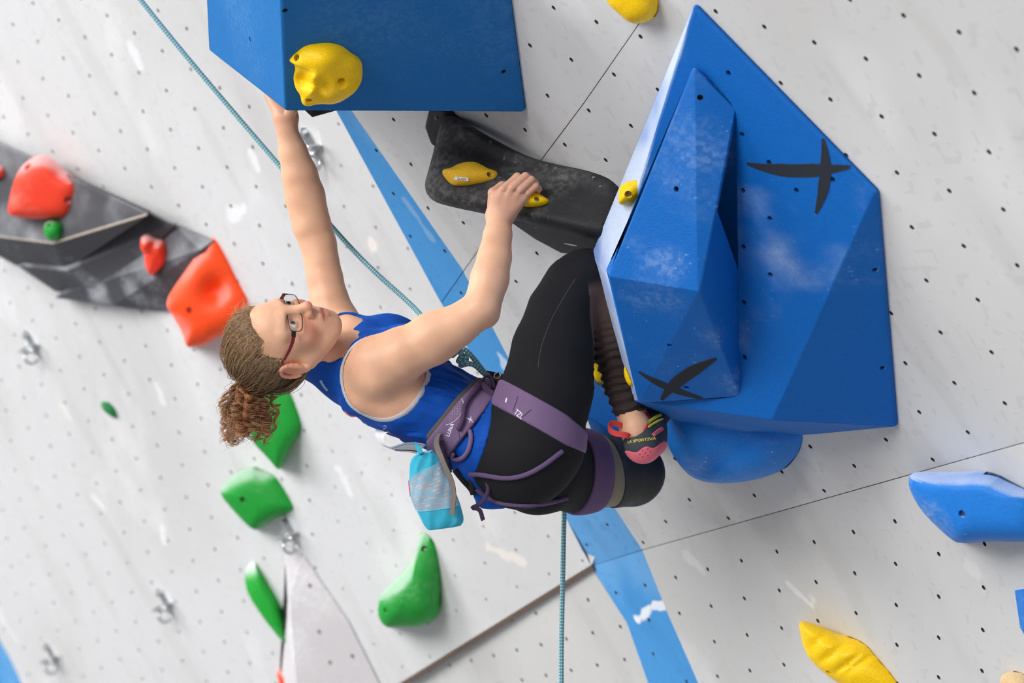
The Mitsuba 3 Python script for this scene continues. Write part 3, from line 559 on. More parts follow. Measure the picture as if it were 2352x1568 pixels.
def smin(a, b, k):
    h = np.maximum(k - np.abs(a - b), 0); return np.minimum(a, b) - h * h * (.25 / k)
def nets(fn, lo, hi, h, keep=None, B=8, pad=1.0):
    """Naive surface nets of fn(P, cull) on a sparse grid of step h: (vertices, triangles, normals). keep(block centres, half diagonal) limits the blocks."""
    lo, hi = V(lo, float), V(hi, float); nb = np.ceil((hi - lo) / (h * B)).astype(int)
    I = np.stack(np.meshgrid(*[np.arange(n) for n in nb], indexing='ij'), -1).reshape(-1, 3)
    C = lo + (I + .5) * B * h; rad = B * h * .87
    if keep is not None: m = keep(C, rad); I, C = I[m], C[m]
    d = np.concatenate([fn(c, None) for c in np.array_split(C, max(1, len(C) // 40000))]) if len(C) else np.zeros(0)
    m = np.abs(d) < rad * pad + .012; I, C = I[m], C[m]
    off = np.stack(np.meshgrid(*[np.arange(B + 1)] * 3, indexing='ij'), -1)
    keys, verts, nors, e0, e1s = [], [], [], [], []
    dims = nb * B + 2; M = lambda ijk: (ijk[..., 0] * dims[1] + ijk[..., 1]) * dims[2] + ijk[..., 2]
    cor = V([[a, b, c] for a in (0, 1) for b in (0, 1) for c in (0, 1)])
    edges = [(a, b) for a in range(8) for b in range(a + 1, 8) if np.abs(cor[a] - cor[b]).sum() == 1]
    for i, c in zip(I, C):
        P = lo + (i * B + off) * h; D = fn(P, (c, rad)); neg = D < 0
        if neg.all() or not neg.any(): continue
        cn = np.stack([neg[a:B + a, b:B + b, e:B + e] for a, b, e in cor], -1); s_ = cn.sum(-1)
        ci = np.argwhere((s_ > 0) & (s_ < 8))
        if not len(ci): continue
        val = np.stack([D[ci[:, 0] + a, ci[:, 1] + b, ci[:, 2] + e] for a, b, e in cor], -1)
        acc, cnt = np.zeros((len(ci), 3)), np.zeros(len(ci))
        for a, b in edges:
            va, vb = val[:, a], val[:, b]; x = (va < 0) != (vb < 0); t = np.where(x, va / np.where(x, va - vb, 1), 0)
            acc += np.where(x[:, None], cor[a] + t[:, None] * (cor[b] - cor[a]), 0); cnt += x
        verts.append(lo + (i * B + ci + acc / cnt[:, None]) * h); keys.append(M(i * B + ci))
        g = np.stack([(val[:, cor[:, ax] == 1].sum(1) - val[:, cor[:, ax] == 0].sum(1)) for ax in range(3)], -1); nors.append(g)
        for ax in range(3):
            sel = val[:, 0] < 0; other = val[:, [4, 2, 1][ax]] < 0; x = sel != other
            if x.any(): e0.append(np.c_[i * B + ci[x], np.full(x.sum(), ax), sel[x]])
    if not keys: return np.zeros((0, 3)), np.zeros((0, 3), int), np.zeros((0, 3))
    keys, verts, nors, E_ = np.concatenate(keys), np.concatenate(verts), np.concatenate(nors), np.concatenate(e0)
    o = np.argsort(keys); keys, verts, nors = keys[o], verts[o], nors[o]
    faces = []
    for ax in range(3):
        e = E_[E_[:, 3] == ax]; u, w = [(1, 2), (2, 0), (0, 1)][ax]; q = []
        for du, dw in ((0, 0), (-1, 0), (-1, -1), (0, -1)):
            ijk = e[:, :3].copy(); ijk[:, u] += du; ijk[:, w] += dw; q.append(M(ijk))
        q = np.stack(q, 1); pos = np.clip(np.searchsorted(keys, q), 0, len(keys) - 1); ok = (keys[pos] == q).all(1)
        pos, s_ = pos[ok], e[ok, 4].astype(bool); pos = np.where(s_[:, None], pos, pos[:, ::-1])
        faces += [pos[:, [0, 1, 2]], pos[:, [0, 2, 3]]]
    nors /= np.maximum(np.linalg.norm(nors, axis=1, keepdims=True), 1e-12)
    faces = np.concatenate(faces); geo = arr_normals(verts, faces); bad = (nors * geo).sum(1) < .5; nors[bad] = geo[bad]
    return verts, faces, nors
def arr_normals(v, f):
    n = np.zeros_like(v); c = np.cross(v[f[:, 1]] - v[f[:, 0]], v[f[:, 2]] - v[f[:, 0]])
    for k in range(3): np.add.at(n, f[:, k], c)
    return n / np.maximum(np.linalg.norm(n, axis=1, keepdims=True), 1e-15)
def join(*ms):
    v, f, n, k = [], [], [], 0
    for a, b, c in ms: v.append(a); f.append(b + k); n.append(c); k += len(a)
    return np.concatenate(v), np.concatenate(f), np.concatenate(n)
def netply(m, bsdf, color=None):
    path = meshkit.write_ply((m[0], m[1]), False, None, color, m[2])
    return {'type': 'ply', 'filename': path, 'face_normals': False, 'bsdf': {'type': 'ref', 'id': bsdf}}
def smax(a, b, k=.004):
    h = np.maximum(k - np.abs(a - b), 0) / k; return np.maximum(a, b) + h * h * k / 4
VC = {'type': 'mesh_attribute', 'name': 'vertex_color'}

# ---------------------------------------------------------------- the climber's frames and body
tA = nrm(U(1150, 1040, 7.03) - U(800, 850, 7.05))                     # along the trunk, neck to hips
tL = nrm(U(772, 742, 7.20) - U(868, 842, 6.92)); tL = nrm(tL - tA * (tL @ tA))   # to her left
tF = nrm(np.cross(tL, tA)); tF = tF if tF[2] > 0 else -tF             # to her front (up, towards the wall)
TR = V([tL, tF, tA])
HC = U(650, 783, 6.93)                                                 # head frame
hF = nrm(V([.29, -.635, .715])); hU = V([-.93, -.36, .10]); hU = nrm(hU - hF * (hU @ hF)); hR = nrm(np.cross(hF, hU))
HR_ = V([hR, hU, hF]); HS = 1.04
def hp(r, u, f): return HC + HS * (hR * r + hU * u + hF * f)
def hl(P): return (P - HC) @ HR_.T / HS
B = Body()
TOR, ARM_R, ARM_L, HAND_R, HAND_L, LEG_R, LEG_L, FOOT_R, FOOT_L, HEAD, NECK = range(11)
# trunk
B.ell(U(905, 885, 7.07), [.142, .104, .185], TR, .03, TOR)
B.ell(U(1040, 950, 7.05), [.122, .088, .15], TR, .05, TOR)
B.ell(U(1140, 1015, 7.04), [.148, .105, .125], TR, .05, TOR)
B.cone(U(868, 842, 6.93), U(778, 748, 7.19), .056, .050, .04, TOR)
B.cone(U(790, 862, 7.03), U(865, 850, 6.94), .040, .050, .04, TOR)
B.cone(U(850, 905, 6.945), U(910, 930, 6.95), .046, .05, .04, TOR)       # shoulder blade
B.cone(U(920, 905, 6.955), U(1010, 960, 6.98), .05, .055, .04, TOR)
B.ell(U(945, 800, 7.00), [.06, .05, .065], TR, .04, TOR).ell(U(905, 775, 7.12), [.06, .05, .065], TR, .04, TOR)
B.ell(U(1195, 1062, 6.98), [.105, .105, .105], TR, .04, TOR).ell(U(1232, 1072, 7.13), [.098, .1, .1], TR, .04, TOR)
B.ell(U(872, 872, 6.905), [.060, .034, .040], TR, .03, TOR)               # rear shoulder muscle
B.cone(U(812, 925, 6.975), U(845, 868, 6.925), .026, .030, .022, TOR)     # edge of the shoulder blade
# neck
B.cone(hp(0, -.045, -.02), U(800, 862, 7.04), .050, .056, .03, NECK)
B.cone(hp(.045, -.035, -.025), U(812, 800, 7.04), .014, .014, .03, NECK)
B.cone(U(790, 850, 7.03), U(850, 846, 6.95), .034, .04, .03, NECK)
# right arm
aR = [U(870, 836, 6.905), U(925, 812, 6.89), U(988, 784, 6.88), U(1050, 748, 6.87), U(1106, 706, 6.865), U(1125, 640, 6.89), U(1136, 590, 6.92), U(1143, 540, 6.955), U(1149, 500, 6.98)]
B.chain(aR, [.066, .061, .0545, .047, .0415, .0435, .0385, .0325, .0262], .007, ARM_R)
B.cone(U(1120, 728, 6.87), U(1112, 716, 6.868), .020, .03, .02, ARM_R)
B.ell(U(1000, 768, 6.875), [.05, .045, .05], None, .03, ARM_R)
# left arm
aL = [U(765, 742, 7.19), U(756, 690, 7.20), U(746, 640, 7.21), U(731, 560, 7.22), U(716, 518, 7.22), U(700, 450, 7.22), U(688, 400, 7.21), U(673, 350, 7.2), U(659, 300, 7.19), U(656, 276, 7.19)]
B.chain(aL, [.054, .046, .0425, .0425, .0455, .0475, .0420, .0340, .0250, .0245], .007, ARM_L)
# right leg
lR = [U(1220, 1015, 6.965), U(1258, 890, 6.95), U(1270, 800, 6.95), U(1287, 716, 6.965), U(1316, 655, 6.985), U(1343, 630, 7.0)]
B.chain(lR, [.122, .095, .084, .066, .057, .055], .03, LEG_R)
sR_ = [U(1346, 634, 7.0), U(1389, 715, 7.02), U(1406, 790, 7.02), U(1428, 880, 7.01), U(1446, 950, 7.0)]
B.chain(sR_, [.052, .050, .0425, .032, .0285], .02, LEG_R)
# left leg
lL = [U(1238, 1072, 7.14), U(1330, 1082, 7.27), U(1452, 1086, 7.43)]
B.chain(lL, [.104, .088, .070], .03, LEG_L)
sL = [U(1448, 1088, 7.43), U(1350, 1092, 7.56), U(1250, 1090, 7.69)]
B.chain(sL, [.062, .052, .034], .02, LEG_L)
# feet
fR = [U(1446, 945, 7.0), U(1458, 982, 7.0), U(1474, 1022, 6.99), U(1492, 990, 7.04), U(1506, 955, 7.12), U(1516, 925, 7.19)]
B.chain(fR[:3], [.028, .030, .033], .02, FOOT_R).chain([fR[1]] + fR[3:], [.028, .027, .024, .012], .02, FOOT_R)
fL = [U(1250, 1090, 7.69), U(1235, 1100, 7.72), U(1215, 1060, 7.76), U(1190, 1020, 7.79)]
B.chain(fL, [.032, .036, .034, .024], .02, FOOT_L)
# right hand: wrist, palm, four fingers over the hold, thumb tucked on the near side
wr = U(1149, 502, 6.978)
mcp = [U(1157, 433, 6.958), U(1177, 431, 6.952), U(1196, 435, 6.954), U(1212, 443, 6.962)]
pip = [U(1188, 405, 6.966), U(1207, 404, 6.962), U(1220, 413, 6.963), U(1230, 427, 6.968)]
dip = [U(1199, 412, 6.992), U(1218, 411, 6.994), U(1230, 422, 6.994), U(1237, 434, 6.992)]
tip = [U(1196, 428, 7.012), U(1215, 430, 7.018), U(1225, 440, 7.018), U(1229, 450, 7.012)]
for i, (m_, r_) in enumerate(zip(mcp, (.0088, .0088, .0086, .0082))):
    B.cone(U(1149 + (i - 1.5) * 9, 495 - abs(i - 1.5), 6.978), m_ + V([-.003, .004, -.003]), .0170, r_, .010, HAND_R)
B.cone(U(1137, 490, 6.985), U(1141, 452, 6.975), .018, .015, .014, HAND_R)
B.cone(U(1172, 486, 6.985), U(1198, 452, 6.978), .016, .014, .014, HAND_R)
FING = []
for i in range(4):
    r0 = (.0080, .0080, .0084, .0078)[i]
    FING.append(([mcp[i], pip[i], dip[i], tip[i]], [r0 * 1.12, r0 * 1.08, r0 * .98, r0 * .88]))
th = [U(1134, 470, 6.985), U(1133, 443, 6.98), U(1153, 427, 6.992), U(1176, 425, 7.0)]
FING.append((th, [.0150, .0122, .0105, .0088]))
for i, (p, r) in enumerate(FING): B.chain(p, r, .003, 20 + i)
# left hand: palm under the volume's edge, fingers hooked out of sight over its back edge
mcl = [U(660, 226, 7.20), U(646, 218, 7.215), U(632, 217, 7.22), U(619, 221, 7.22)]
for i, m_ in enumerate(mcl): B.cone(U(657 - (i - 1.5) * 6, 268, 7.19), m_, .0185, .0125, .014, HAND_L)
for i, m_ in enumerate(mcl):
    B.chain([m_, m_ + V([-.004, .008, .036]), m_ + V([-.002, .030, .046]), m_ + V([0, .046, .034])], [.0105, .0095, .009, .008], .004, 30 + i)
B.chain([U(662, 268, 7.175), U(671, 252, 7.165), U(672, 232, 7.17), U(668, 214, 7.185)], [.015, .0125, .0105, .009], .006, 34)
# head
def hell(r, u, f, rad, k=.012, op=1, rot=None):
    B.ell(hp(r, u, f), V(rad) * HS, HR_ if rot is None else rot @ HR_, k, HEAD, op)
def hcone(a, b, ra, rb, k=.01, op=1): B.cone(hp(*a), hp(*b), ra * HS, rb * HS, k, HEAD, op)
hell(0, .025, -.012, [.073, .086, .092])
hell(0, .012, .022, [.063, .080, .070], .03)
hell(0, -.040, .030, [.052, .058, .052], .03)
hell(0, -.070, .045, [.034, .036, .036], .03)
for s_ in (-1, 1): hcone((s_ * .057, -.050, .000), (s_ * .020, -.094, .058), .018, .015, .03)
hell(0, -.097, .066, [.018, .015, .015], .018)
for s_ in (-1, 1):
    hell(s_ * .039, -.030, .058, [.025, .025, .024], .02)                                # cheek
    hcone((s_ * .013, .021, .083), (s_ * .047, .022, .064), .0085, .009, .02)           # brow
    hell(s_ * .031, .0035, .094, [.0195, .0125, .016], .012, -1)                         # eye socket
hcone((0, .016, .083), (0, -.026, .107), .0085, .0105, .014)                              # nose
hell(0, -.029, .106, [.0115, .0095, .011], .008)
for s_ in (-1, 1): hell(s_ * .0125, -.033, .096, [.0080, .0075, .0105], .006)
for s_ in (-1, 1): hell(s_ * .0060, -.0395, .104, [.0038, .0042, .006], .003, -1)
hell(0, -.064, .068, [.030, .026, .024], .018)                                           # mouth mound
for s_ in (-1, 1):
    hcone((s_ * .024, -.0655, .079), (s_ * .0065, -.0605, .0925), .0030, .0052, .005)
    hcone((s_ * .022, -.0670, .079), (0, -.0735, .0915), .0032, .0066, .005)
for s_ in (-1, 1):                                                                          # lids
    hell(s_ * .031, .003, .0735, [.0140, .0140, .0140], .004)
    hell(s_ * .031, .0030, .0880, [.0142, .0068, .013], .002, -1)
rotE = trimesh.transformations.rotation_matrix(.35, [0, 1, 0])[:3, :3]
for s_ in (1, -1):                                                                          # ears
    q = trimesh.transformations.rotation_matrix(-s_ * .42, [0, 1, 0])[:3, :3]
    hell(s_ * .078, -.014, -.010, [.0075, .033, .021], .008, 1, q)
    hell(s_ * .0865, -.010, -.008, [.0070, .019, .0105], .004, -1, q)
    for a in np.linspace(-2.2, 2.4, 12)[:-1]:
        b_ = a + 4.6 / 11; ep = lambda t: (s_ * (.0815 + .003 * math.cos(t)), -.012 + .0275 * math.cos(t) * 1.02, -.011 - .0185 * math.sin(t))
        hcone(ep(a), ep(b_), .0042, .0042, .003)
    hcone((s_ * .079, -.004, -.004), (s_ * .079, -.020, .000), .0042, .004, .003)
    hell(s_ * .078, -.044, -.002, [.005, .008, .007], .006)
ALL = None
FG = [20, 21, 22, 23, 24, 30, 31, 32, 33, 34]
MAIN = {TOR, NECK, ARM_R, ARM_L, LEG_R, LEG_L}
def body(P, cull=None):
    ds = B.parts(P, cull); d = None
    for g in sorted(ds, key=lambda g: (g not in MAIN, g)):
        k = .03 if g in MAIN else .014 if g == HEAD else .018 if g in (HAND_R, HAND_L) else .012 if g < 20 else .0020
        d = ds[g] if d is None else smin(d, ds[g], k)
    return np.full(P.shape[:-1], 9.0) if d is None else d
class Surf:
    """The front of some meshes as the photograph's eye sees it: where a pixel's sight line meets them, and the normal there."""
    def __init__(s, *ms):
        v, f, n = join(*ms); s.v, s.f, s.n = v, f, n; s.q = np.c_[(v[:, 0]) / v[:, 1] * F + CX, CY - (v[:, 2] - CAMZ) / v[:, 1] * F]
        t = s.q[f]; s.lo, s.hi = t.min(1), t.max(1)
    def at(s, px, py):
        m = np.nonzero((s.lo[:, 0] <= px) & (s.hi[:, 0] >= px) & (s.lo[:, 1] <= py) & (s.hi[:, 1] >= py))[0]; t = s.q[s.f[m]]; p = V([px, py])
        e0, e1, e2 = t[:, 1] - t[:, 0], t[:, 2] - t[:, 0], p - t[:, 0]; det = e0[:, 0] * e1[:, 1] - e0[:, 1] * e1[:, 0]; det = np.where(np.abs(det) < 1e-12, 1e-12, det)
        a = (e2[:, 0] * e1[:, 1] - e2[:, 1] * e1[:, 0]) / det; b = (e0[:, 0] * e2[:, 1] - e0[:, 1] * e2[:, 0]) / det; ok = (a >= -1e-6) & (b >= -1e-6) & (a + b <= 1 + 1e-6)
        if not ok.any(): return None
        m, a, b = m[ok], a[ok], b[ok]; w = np.c_[1 - a - b, a, b]; X = np.einsum('ij,ijk->ik', w, s.v[s.f[m]]); k = np.argmin(X[:, 1]); return X[k], nrm(w[k] @ s.n[s.f[m[k]]])
def trace(surf, px, py):
    for r in (0, 1.5, 3, 5, 8, 12, 18):
        for a in np.arange(8) * .785:
            h = surf.at(px + r * math.cos(a), py + r * math.sin(a))
            if h: return h
            if not r: break
    raise ValueError(f'no surface at {px},{py}')
def pix(X): return (X[0] / X[1] * F + CX, CY - (X[2] - CAMZ) / X[1] * F)
LO, HI = U(480, 1260, 6.6), U(1600, 150, 7.9); LO = V([LO[0] - .05, 6.55, LO[2] - .05]); HI = V([HI[0] + .05, 7.95, HI[2] + .05])
fine = [(HC + hU * -.01 + hF * .01, .150), (U(1178, 448, 6.975), .095)]
def inside(C, rad, shrink): return np.any([np.linalg.norm(C - c, axis=1) < R_ - shrink for c, R_ in fine], axis=0)
def keep_faces(m, ok): return m[0], m[1][ok], m[2]
cb = nets(body, LO, HI, .0050, keep=lambda C, r: ~inside(C, r, r * 1.15))
bm = [keep_faces(cb, ~np.any([(np.linalg.norm(cb[0] - c, axis=1) < R_ - .006)[cb[1]].all(1) for c, R_ in fine], axis=0))]
for c, R_ in fine:
    fm = nets(body, c - R_ - .01, c + R_ + .01, .0018, keep=lambda C, r, c=c, R_=R_: np.linalg.norm(C - c, axis=1) < R_ + r)
    bm.append(keep_faces(fm, (np.linalg.norm(fm[0] - c, axis=1) < R_)[fm[1]].any(1)))
BM = join(*bm)
def skin_color(v):
    base = V(rgb(224, 174, 141)); red = V(rgb(208, 120, 102)); pale = V(rgb(232, 192, 166)); lip = V(rgb(186, 96, 92)); brow = V(rgb(150, 108, 84))
    f = meshkit.fbm(v * 22, 3, 5)[:, None]; c = base * (1 - .25 * (f - .5)) + (red - base) * .25 * np.clip(f - .45, 0, 1)
    L_ = hl(v); r, u, fw = L_.T; on = (np.linalg.norm(L_, axis=1) < .17)
    def add(c, w, col, k): w = (w * k * on)[:, None]; return c * (1 - w) + V(col) * w
    g3 = lambda r0, u0, f0, s, su=None: np.exp(-((np.abs(r) - r0) / s) ** 2 - ((u - u0) / (su or s)) ** 2 - ((fw - f0) / .04) ** 2)
    c = add(c, g3(.042, -.034, .075, .024), red, .7); c = add(c, g3(0, -.030, .108, .015), red, .65)
    lipw = np.exp(-(r / .021) ** 4 - ((u + .0665) / .0085) ** 4) * (fw > .078); c = add(c, lipw, lip, .75)
    c = add(c, np.exp(-((u + .0668) / .0016) ** 2 - (r / .022) ** 6) * (fw > .07), rgb(120, 60, 56), .7)
    c = add(c, np.exp(-((np.abs(r) - .031) / .019) ** 4 - ((u - .0195) / .0042) ** 4) * (fw > .05), brow, .55)
    c = add(c, g3(.031, .004, .08, .018, .011), rgb(205, 145, 125), .5)
    c = add(c, np.exp(-((np.abs(r) - .083) / .012) ** 2 - (u / .035) ** 2) * (np.abs(r) > .074), red, .6)
    hd = np.exp(-(np.linalg.norm(v - U(1180, 445, 6.975), axis=1) / .075) ** 4)[:, None] * .55; c = c * (1 - hd) + V(rgb(190, 138, 120)) * hd
    hd = np.exp(-(np.linalg.norm(v - U(650, 245, 7.19), axis=1) / .06) ** 4)[:, None] * .5; c = c * (1 - hd) + V(rgb(208, 145, 118)) * hd
    return np.clip(c, .01, 1)
mat('skin', VC, 0.45, 0.35)
who = thing('person', 'woman in a blue tank top and black leggings climbing with both arms raised', 'person')
scene[who] = netply(BM, 'skin', skin_color(BM[0]))
# eyes
for s_ in (-1, 1):
    c = hp(s_ * .031, .003, .0738); e = trimesh.creation.icosphere(4, .0122 * HS); gz = nrm(hF * 1 + hU * .10 + hR * -.05)
    t = e.vertices @ gz / (.0122 * HS); col = np.tile(V(rgb(232, 226, 222)), (len(t), 1)); col[t > .84] = rgb(92, 98, 96); col[t > .95] = rgb(12, 12, 12)
    e.apply_translation(c); scene.setdefault('eye', {'type': 'principled', 'base_color': VC, 'roughness': .1, 'specular': .6}); part(who, 'eye', e, 'eye', True, color=col)
# ---------------------------------------------------------------- clothes
def tcoord(P): return P @ tA, P @ tF, P @ tL
tq0 = U(1075, 945, 7.0) @ tA                                              # where the belt sits along the trunk
def folds(P, amp, fq=10, fw=55, seed=0):
    q, f, l = tcoord(P); a = (f + .5 * l)
    x = np.stack([q * fq + a * 14, a * fw - q * 22, l * 20 + seed], -1); n = meshkit.noise(x, seed)
    return amp * (np.abs(n - .5) * 2 - .4)
def cyl(P, c, ax, r): w = P - c; t = w @ ax; return np.sqrt(np.maximum((w * w).sum(-1) - t * t, 0)) - r, t
armR_c = U(872, 868, 6.90); armR_ax = nrm(tL + .12 * tA)
TG = {TOR, NECK}; TGA = TG | {ARM_R, ARM_L, LEG_R, LEG_L}
def trunk(P, cull): return B(P, {TOR, NECK, ARM_R, ARM_L, LEG_R, LEG_L}, .03, cull)
def tank(P, cull=None, off=.0045, shrink=0.0, amp=.0040):
    B.only = TGA; ds = B.parts(P, cull); B.only = None; t = d = np.full(P.shape[:-1], 9.0)
    for g, x in ds.items():
        d = smin(d, x, .03); t = smin(t, x, .03) if g in TG else t
    q, f, l = tcoord(P); near = np.exp(-((q - tq0 + .09) / .13) ** 2)
    d = d - off - np.maximum(folds(P, amp * 2.1) * (.30 + near), -.0042) - .006 * np.exp(-((q - tq0 - .06) / .02) ** 2)
    d = smax(d, t - off - .012)
    r, s_ = cyl(P, armR_c, armR_ax, .098 - shrink); d = smax(d, -np.where(s_ < .115, r, 1.0), .003)
    r2, s2 = cyl(P, U(772, 738, 7.20), nrm(tL * .9 - tA * .3), .070 - shrink); d = smax(d, -np.where(s2 > -.075, r2, 1.0), .003)
    e = np.linalg.norm((P - U(778, 796, 7.075)) @ TR.T / V([.095, .085, .066]), axis=-1); d = smax(d, -(e - 1) * .066 - 0, .003)
    d = smax(d, -B.one(('c', NKa, NKb, .019, .021), P), .003)
    d = smax(d, -B.one(('c', NKc, NKd, .024, .024), P), .003)
    hem = (P - U(1129, 985, 7.0)) @ nrm(V([.966, 0, -.26])) - .005 * np.sin(l * 22) - .003 * np.sin(f * 30); return smax(d, hem, .004)
NKc, NKd = trace(Surf(BM), 757, 808)[0], trace(Surf(BM), 803, 772)[0]
NKa, NKb = trace(Surf(BM), 727, 836)[0], trace(Surf(BM), 806, 783)[0]
def shirt(P, cull=None):
    d = tank(P, cull)
    for a, b, ra, rb in SF: d = smin(d, B.one(('c', a, b, ra, rb), P) + folds(P, .004, 14, 70, 3), .016)
    return d
SF = [(U(1088, 1085, 6.975), U(1118, 1143, 6.975), .020, .024), (U(1118, 1143, 6.975), U(1152, 1156, 6.99), .022, .013), (U(1100, 1070, 6.95), U(1110, 1120, 6.96), .016, .016)]
def leggings(P, cull=None):
    d = B(P, {LEG_R, LEG_L, TOR}, .03, cull) - .0035
    w = P - sR_[1]; ax = nrm(sR_[4] - sR_[1]); h = w @ ax; rad = np.linalg.norm(w - h[..., None] * ax, axis=-1)
    on = np.clip((h - .01) / .09, 0, 1) * np.clip((.09 - rad) / .03, 0, 1) * (np.linalg.norm(P - sR_[3], axis=-1) < .16)
    d = d - on * (.0032 + .0038 * np.sin(h * 330 + 5 * meshkit.noise(P * 26, 2)))
    kn = np.exp(-(np.linalg.norm(P - U(1335, 640, 7.0), axis=-1) / .06) ** 4); d = d - kn * .0022 * np.sin((P @ nrm(lR[5] - lR[3])) * 300 + 4 * meshkit.noise(P * 20, 8))
    d = d - folds(P, .0035, 8, 40, 5) * np.exp(-(np.linalg.norm(P - U(1165, 900, 6.95), axis=-1) / .07) ** 2)
    d = smax(d, -((P - U(1092, 985, 7.0)) @ nrm(V([.966, 0, -.26]))), .004)
    cut = (P - U(1447, 950, 7.0)) @ ax; return smax(d, np.where(np.linalg.norm(P - sR_[4], axis=-1) < .12, cut, -1), .003)
mat('shirt_blue', mikit.proc(lambda p, n, uv: mix(rgb(8, 66, 152), rgb(14, 84, 182), fbm(p.x * 30, p.y * 30, p.z * 30)) * (.92 + .16 * nz(p.x * 700, p.y * 700, p.z * 700))), .75, .2, sheen=.3)
mat('grey_trim', rgb(196, 192, 194), .8, .2)
mat('black_cloth', VC, .85, .15, sheen=.25)
tlo, thi = V([U(690, 0, 7)[0], 6.72, U(0, 1190, 7.1)[2]]), V([U(1215, 0, 7)[0], 7.36, U(0, 700, 7.1)[2]])
shm = nets(shirt, tlo, thi, .0042)
sk = thing_part = part(who, 'tank_top', netply(shm, 'shirt_blue'), None, label='royal blue sleeveless top')
trm = nets(lambda P, c=None: smax(tank(P, c, .0030, .0075, 0), cyl(P, armR_c, armR_ax, .1015)[0]), armR_c - V([.13, .10, .13]), armR_c + V([.13, .16, .13]), .0032)
part(sk, 'armhole_trim', netply(trm, 'grey_trim'), None, label='light grey inner edge of the armholes')
glo, ghi = V([U(1040, 0, 7)[0], 6.72, U(0, 1215, 7.3)[2]]), V([U(1545, 0, 7.3)[0], 7.85, U(0, 555, 7)[2]])
lgm = nets(leggings, glo, ghi, .0045)
def legcol(v):
    c = np.tile(V(rgb(33, 33, 36)), (len(v), 1)); ax = nrm(sR_[4] - sR_[0]); h = (v - sR_[0]) @ ax; r = np.linalg.norm(v - sR_[0] - h[:, None] * ax, axis=1)
    side = (sR_[1] - v) @ V([.97, 0, .24])
    on = np.clip((h - .015) / .02, 0, 1) * (r < .075) * (1 - .72 * np.clip((h - .06) / .15, 0, 1)); on = (on * np.clip(.75 + side * 8, 0, 1))[:, None]
    return c * (1 - on) + V(rgb(104, 82, 76)) * on
lgs = part(who, 'leggings', netply(lgm, 'black_cloth', legcol(lgm[0])), None, label='black leggings with a sheer brownish calf')
mat('seam_grey', rgb(66, 66, 69), .8, .2)
leg_s, shirt_s, clothed = Surf(lgm), Surf(shm), Surf(BM, shm, lgm)
def on_body(px, py, lift=.004, fn=None):
    p, n = trace(fn or clothed, px, py); return p + n * lift, n
def laid(pts, r, lift=.004, n=28, fn=None, seg=8, smooth_=True):
    """A cord or webbing laid over the clothed body along the pixels pts."""
    P = spline(V(pts, float), n) if len(pts) > 2 else np.linspace(pts[0], pts[1], n); X = V([on_body(*p, lift, fn)[0] for p in P])
    if smooth_:
        for _ in range(3): X[1:-1] = (X[:-2] + X[1:-1] * 2 + X[2:]) / 4
    return tube(X, r, seg)[0]
sm = spline(V([(1150, 872), (1172, 790), (1225, 700), (1290, 640), (1335, 600)], float), 30)
part(lgs, 'seam', laid([(1236, 846), (1252, 770), (1285, 700), (1322, 640)], .0013, .0005, 24, leg_s), 'seam_grey', True)
# knee pad on her left knee
kax = nrm(lL[2] - lL[0]); kax = nrm(kax * .45 + V([1, .1, .08]) * .55)
def pad(P, cull, off, x0, x1, sl=0):
    d = B(P, {LEG_L}, .02, cull) - off; s_ = (P - lL[2]) @ kax - sl * (P[..., 2] - lL[2][2]); return smax(smax(d, x0 - s_, .005), s_ - x1, .006)
klo, khi = V([U(1340, 0, 7.2)[0], 7.15, U(0, 1210, 7.3)[2]]), V([U(1560, 0, 7.3)[0], 7.62, U(0, 980, 7.3)[2]])
mat('pad_beige', rgb(128, 120, 106), .95, .1, sheen=.5)
plastic('pad_rubber', rgb(48, 50, 53), rgb(92, 94, 96), .5, 14, 21, .6, .0004)
kp = part(who, 'knee_pad', netply(nets(lambda P, c=None: pad(P, c, .0060, -.20, -.02), klo, khi, .0045), 'pad_beige'), None, label='greyish beige knee pad sleeve')
part(kp, 'rubber_cap', netply(nets(lambda P, c=None: pad(P, c, .0100, -.098, .3, -.25), klo, khi, .0045), 'pad_rubber'), None, label='black rubber knee cap')
# right shoe
S = Body()
S.cone(U(1474, 1015, 6.985), U(1491, 990, 7.04), .0405, .0375, .02, 0).cone(U(1491, 990, 7.04), U(1507, 945, 7.13), .0365, .031, .02, 0).cone(U(1507, 945, 7.13), U(1512, 915, 7.20), .031, .020, .02, 0)
S.cone(U(1478, 1026, 6.98), U(1498, 1018, 7.03), .034, .030, .02, 0)
op_a, op_b = U(1436, 930, 6.965), U(1452, 974, 6.965)
def shoe(P, cull=None, grow=0.0):
    d = S(P, None, .02, cull) - grow; return smax(d, -B.one(('c', op_a, op_b, .042, .031), P), .003)
shoe_m = nets(shoe, V([U(1420, 0, 7)[0], 6.90, U(0, 1075, 7)[2]]), V([U(1560, 0, 7.1)[0], 7.26, U(0, 890, 7.1)[2]]), .0026); shoe_s = Surf(shoe_m)
zc = U(0, 1028, 6.98)[2]
def heel_cup(P, cull=None):
    d = shoe(P, None, .0022); x = P[..., 0]; return smax(d, P[..., 2] - zc - .004 * np.sin(x * 150) - (P[..., 0] - U(1478, 0, 7)[0]) * .25, .002)
slo, shi = V([U(1420, 0, 7)[0], 6.90, U(0, 1075, 7)[2]]), V([U(1560, 0, 7.1)[0], 7.26, U(0, 890, 7.1)[2]])
mat('shoe_grey', rgb(62, 66, 72), .7, .3); mat('shoe_pink', rgb(222, 106, 122), .55, .35); mat('shoe_red', rgb(216, 74, 70), .7, .25); mat('shoe_yellow', rgb(216, 205, 70), .6, .3); mat('shoe_hole', rgb(120, 40, 55), .8)
heel_m = nets(heel_cup, slo, shi, .0024); heel_s = Surf(heel_m)
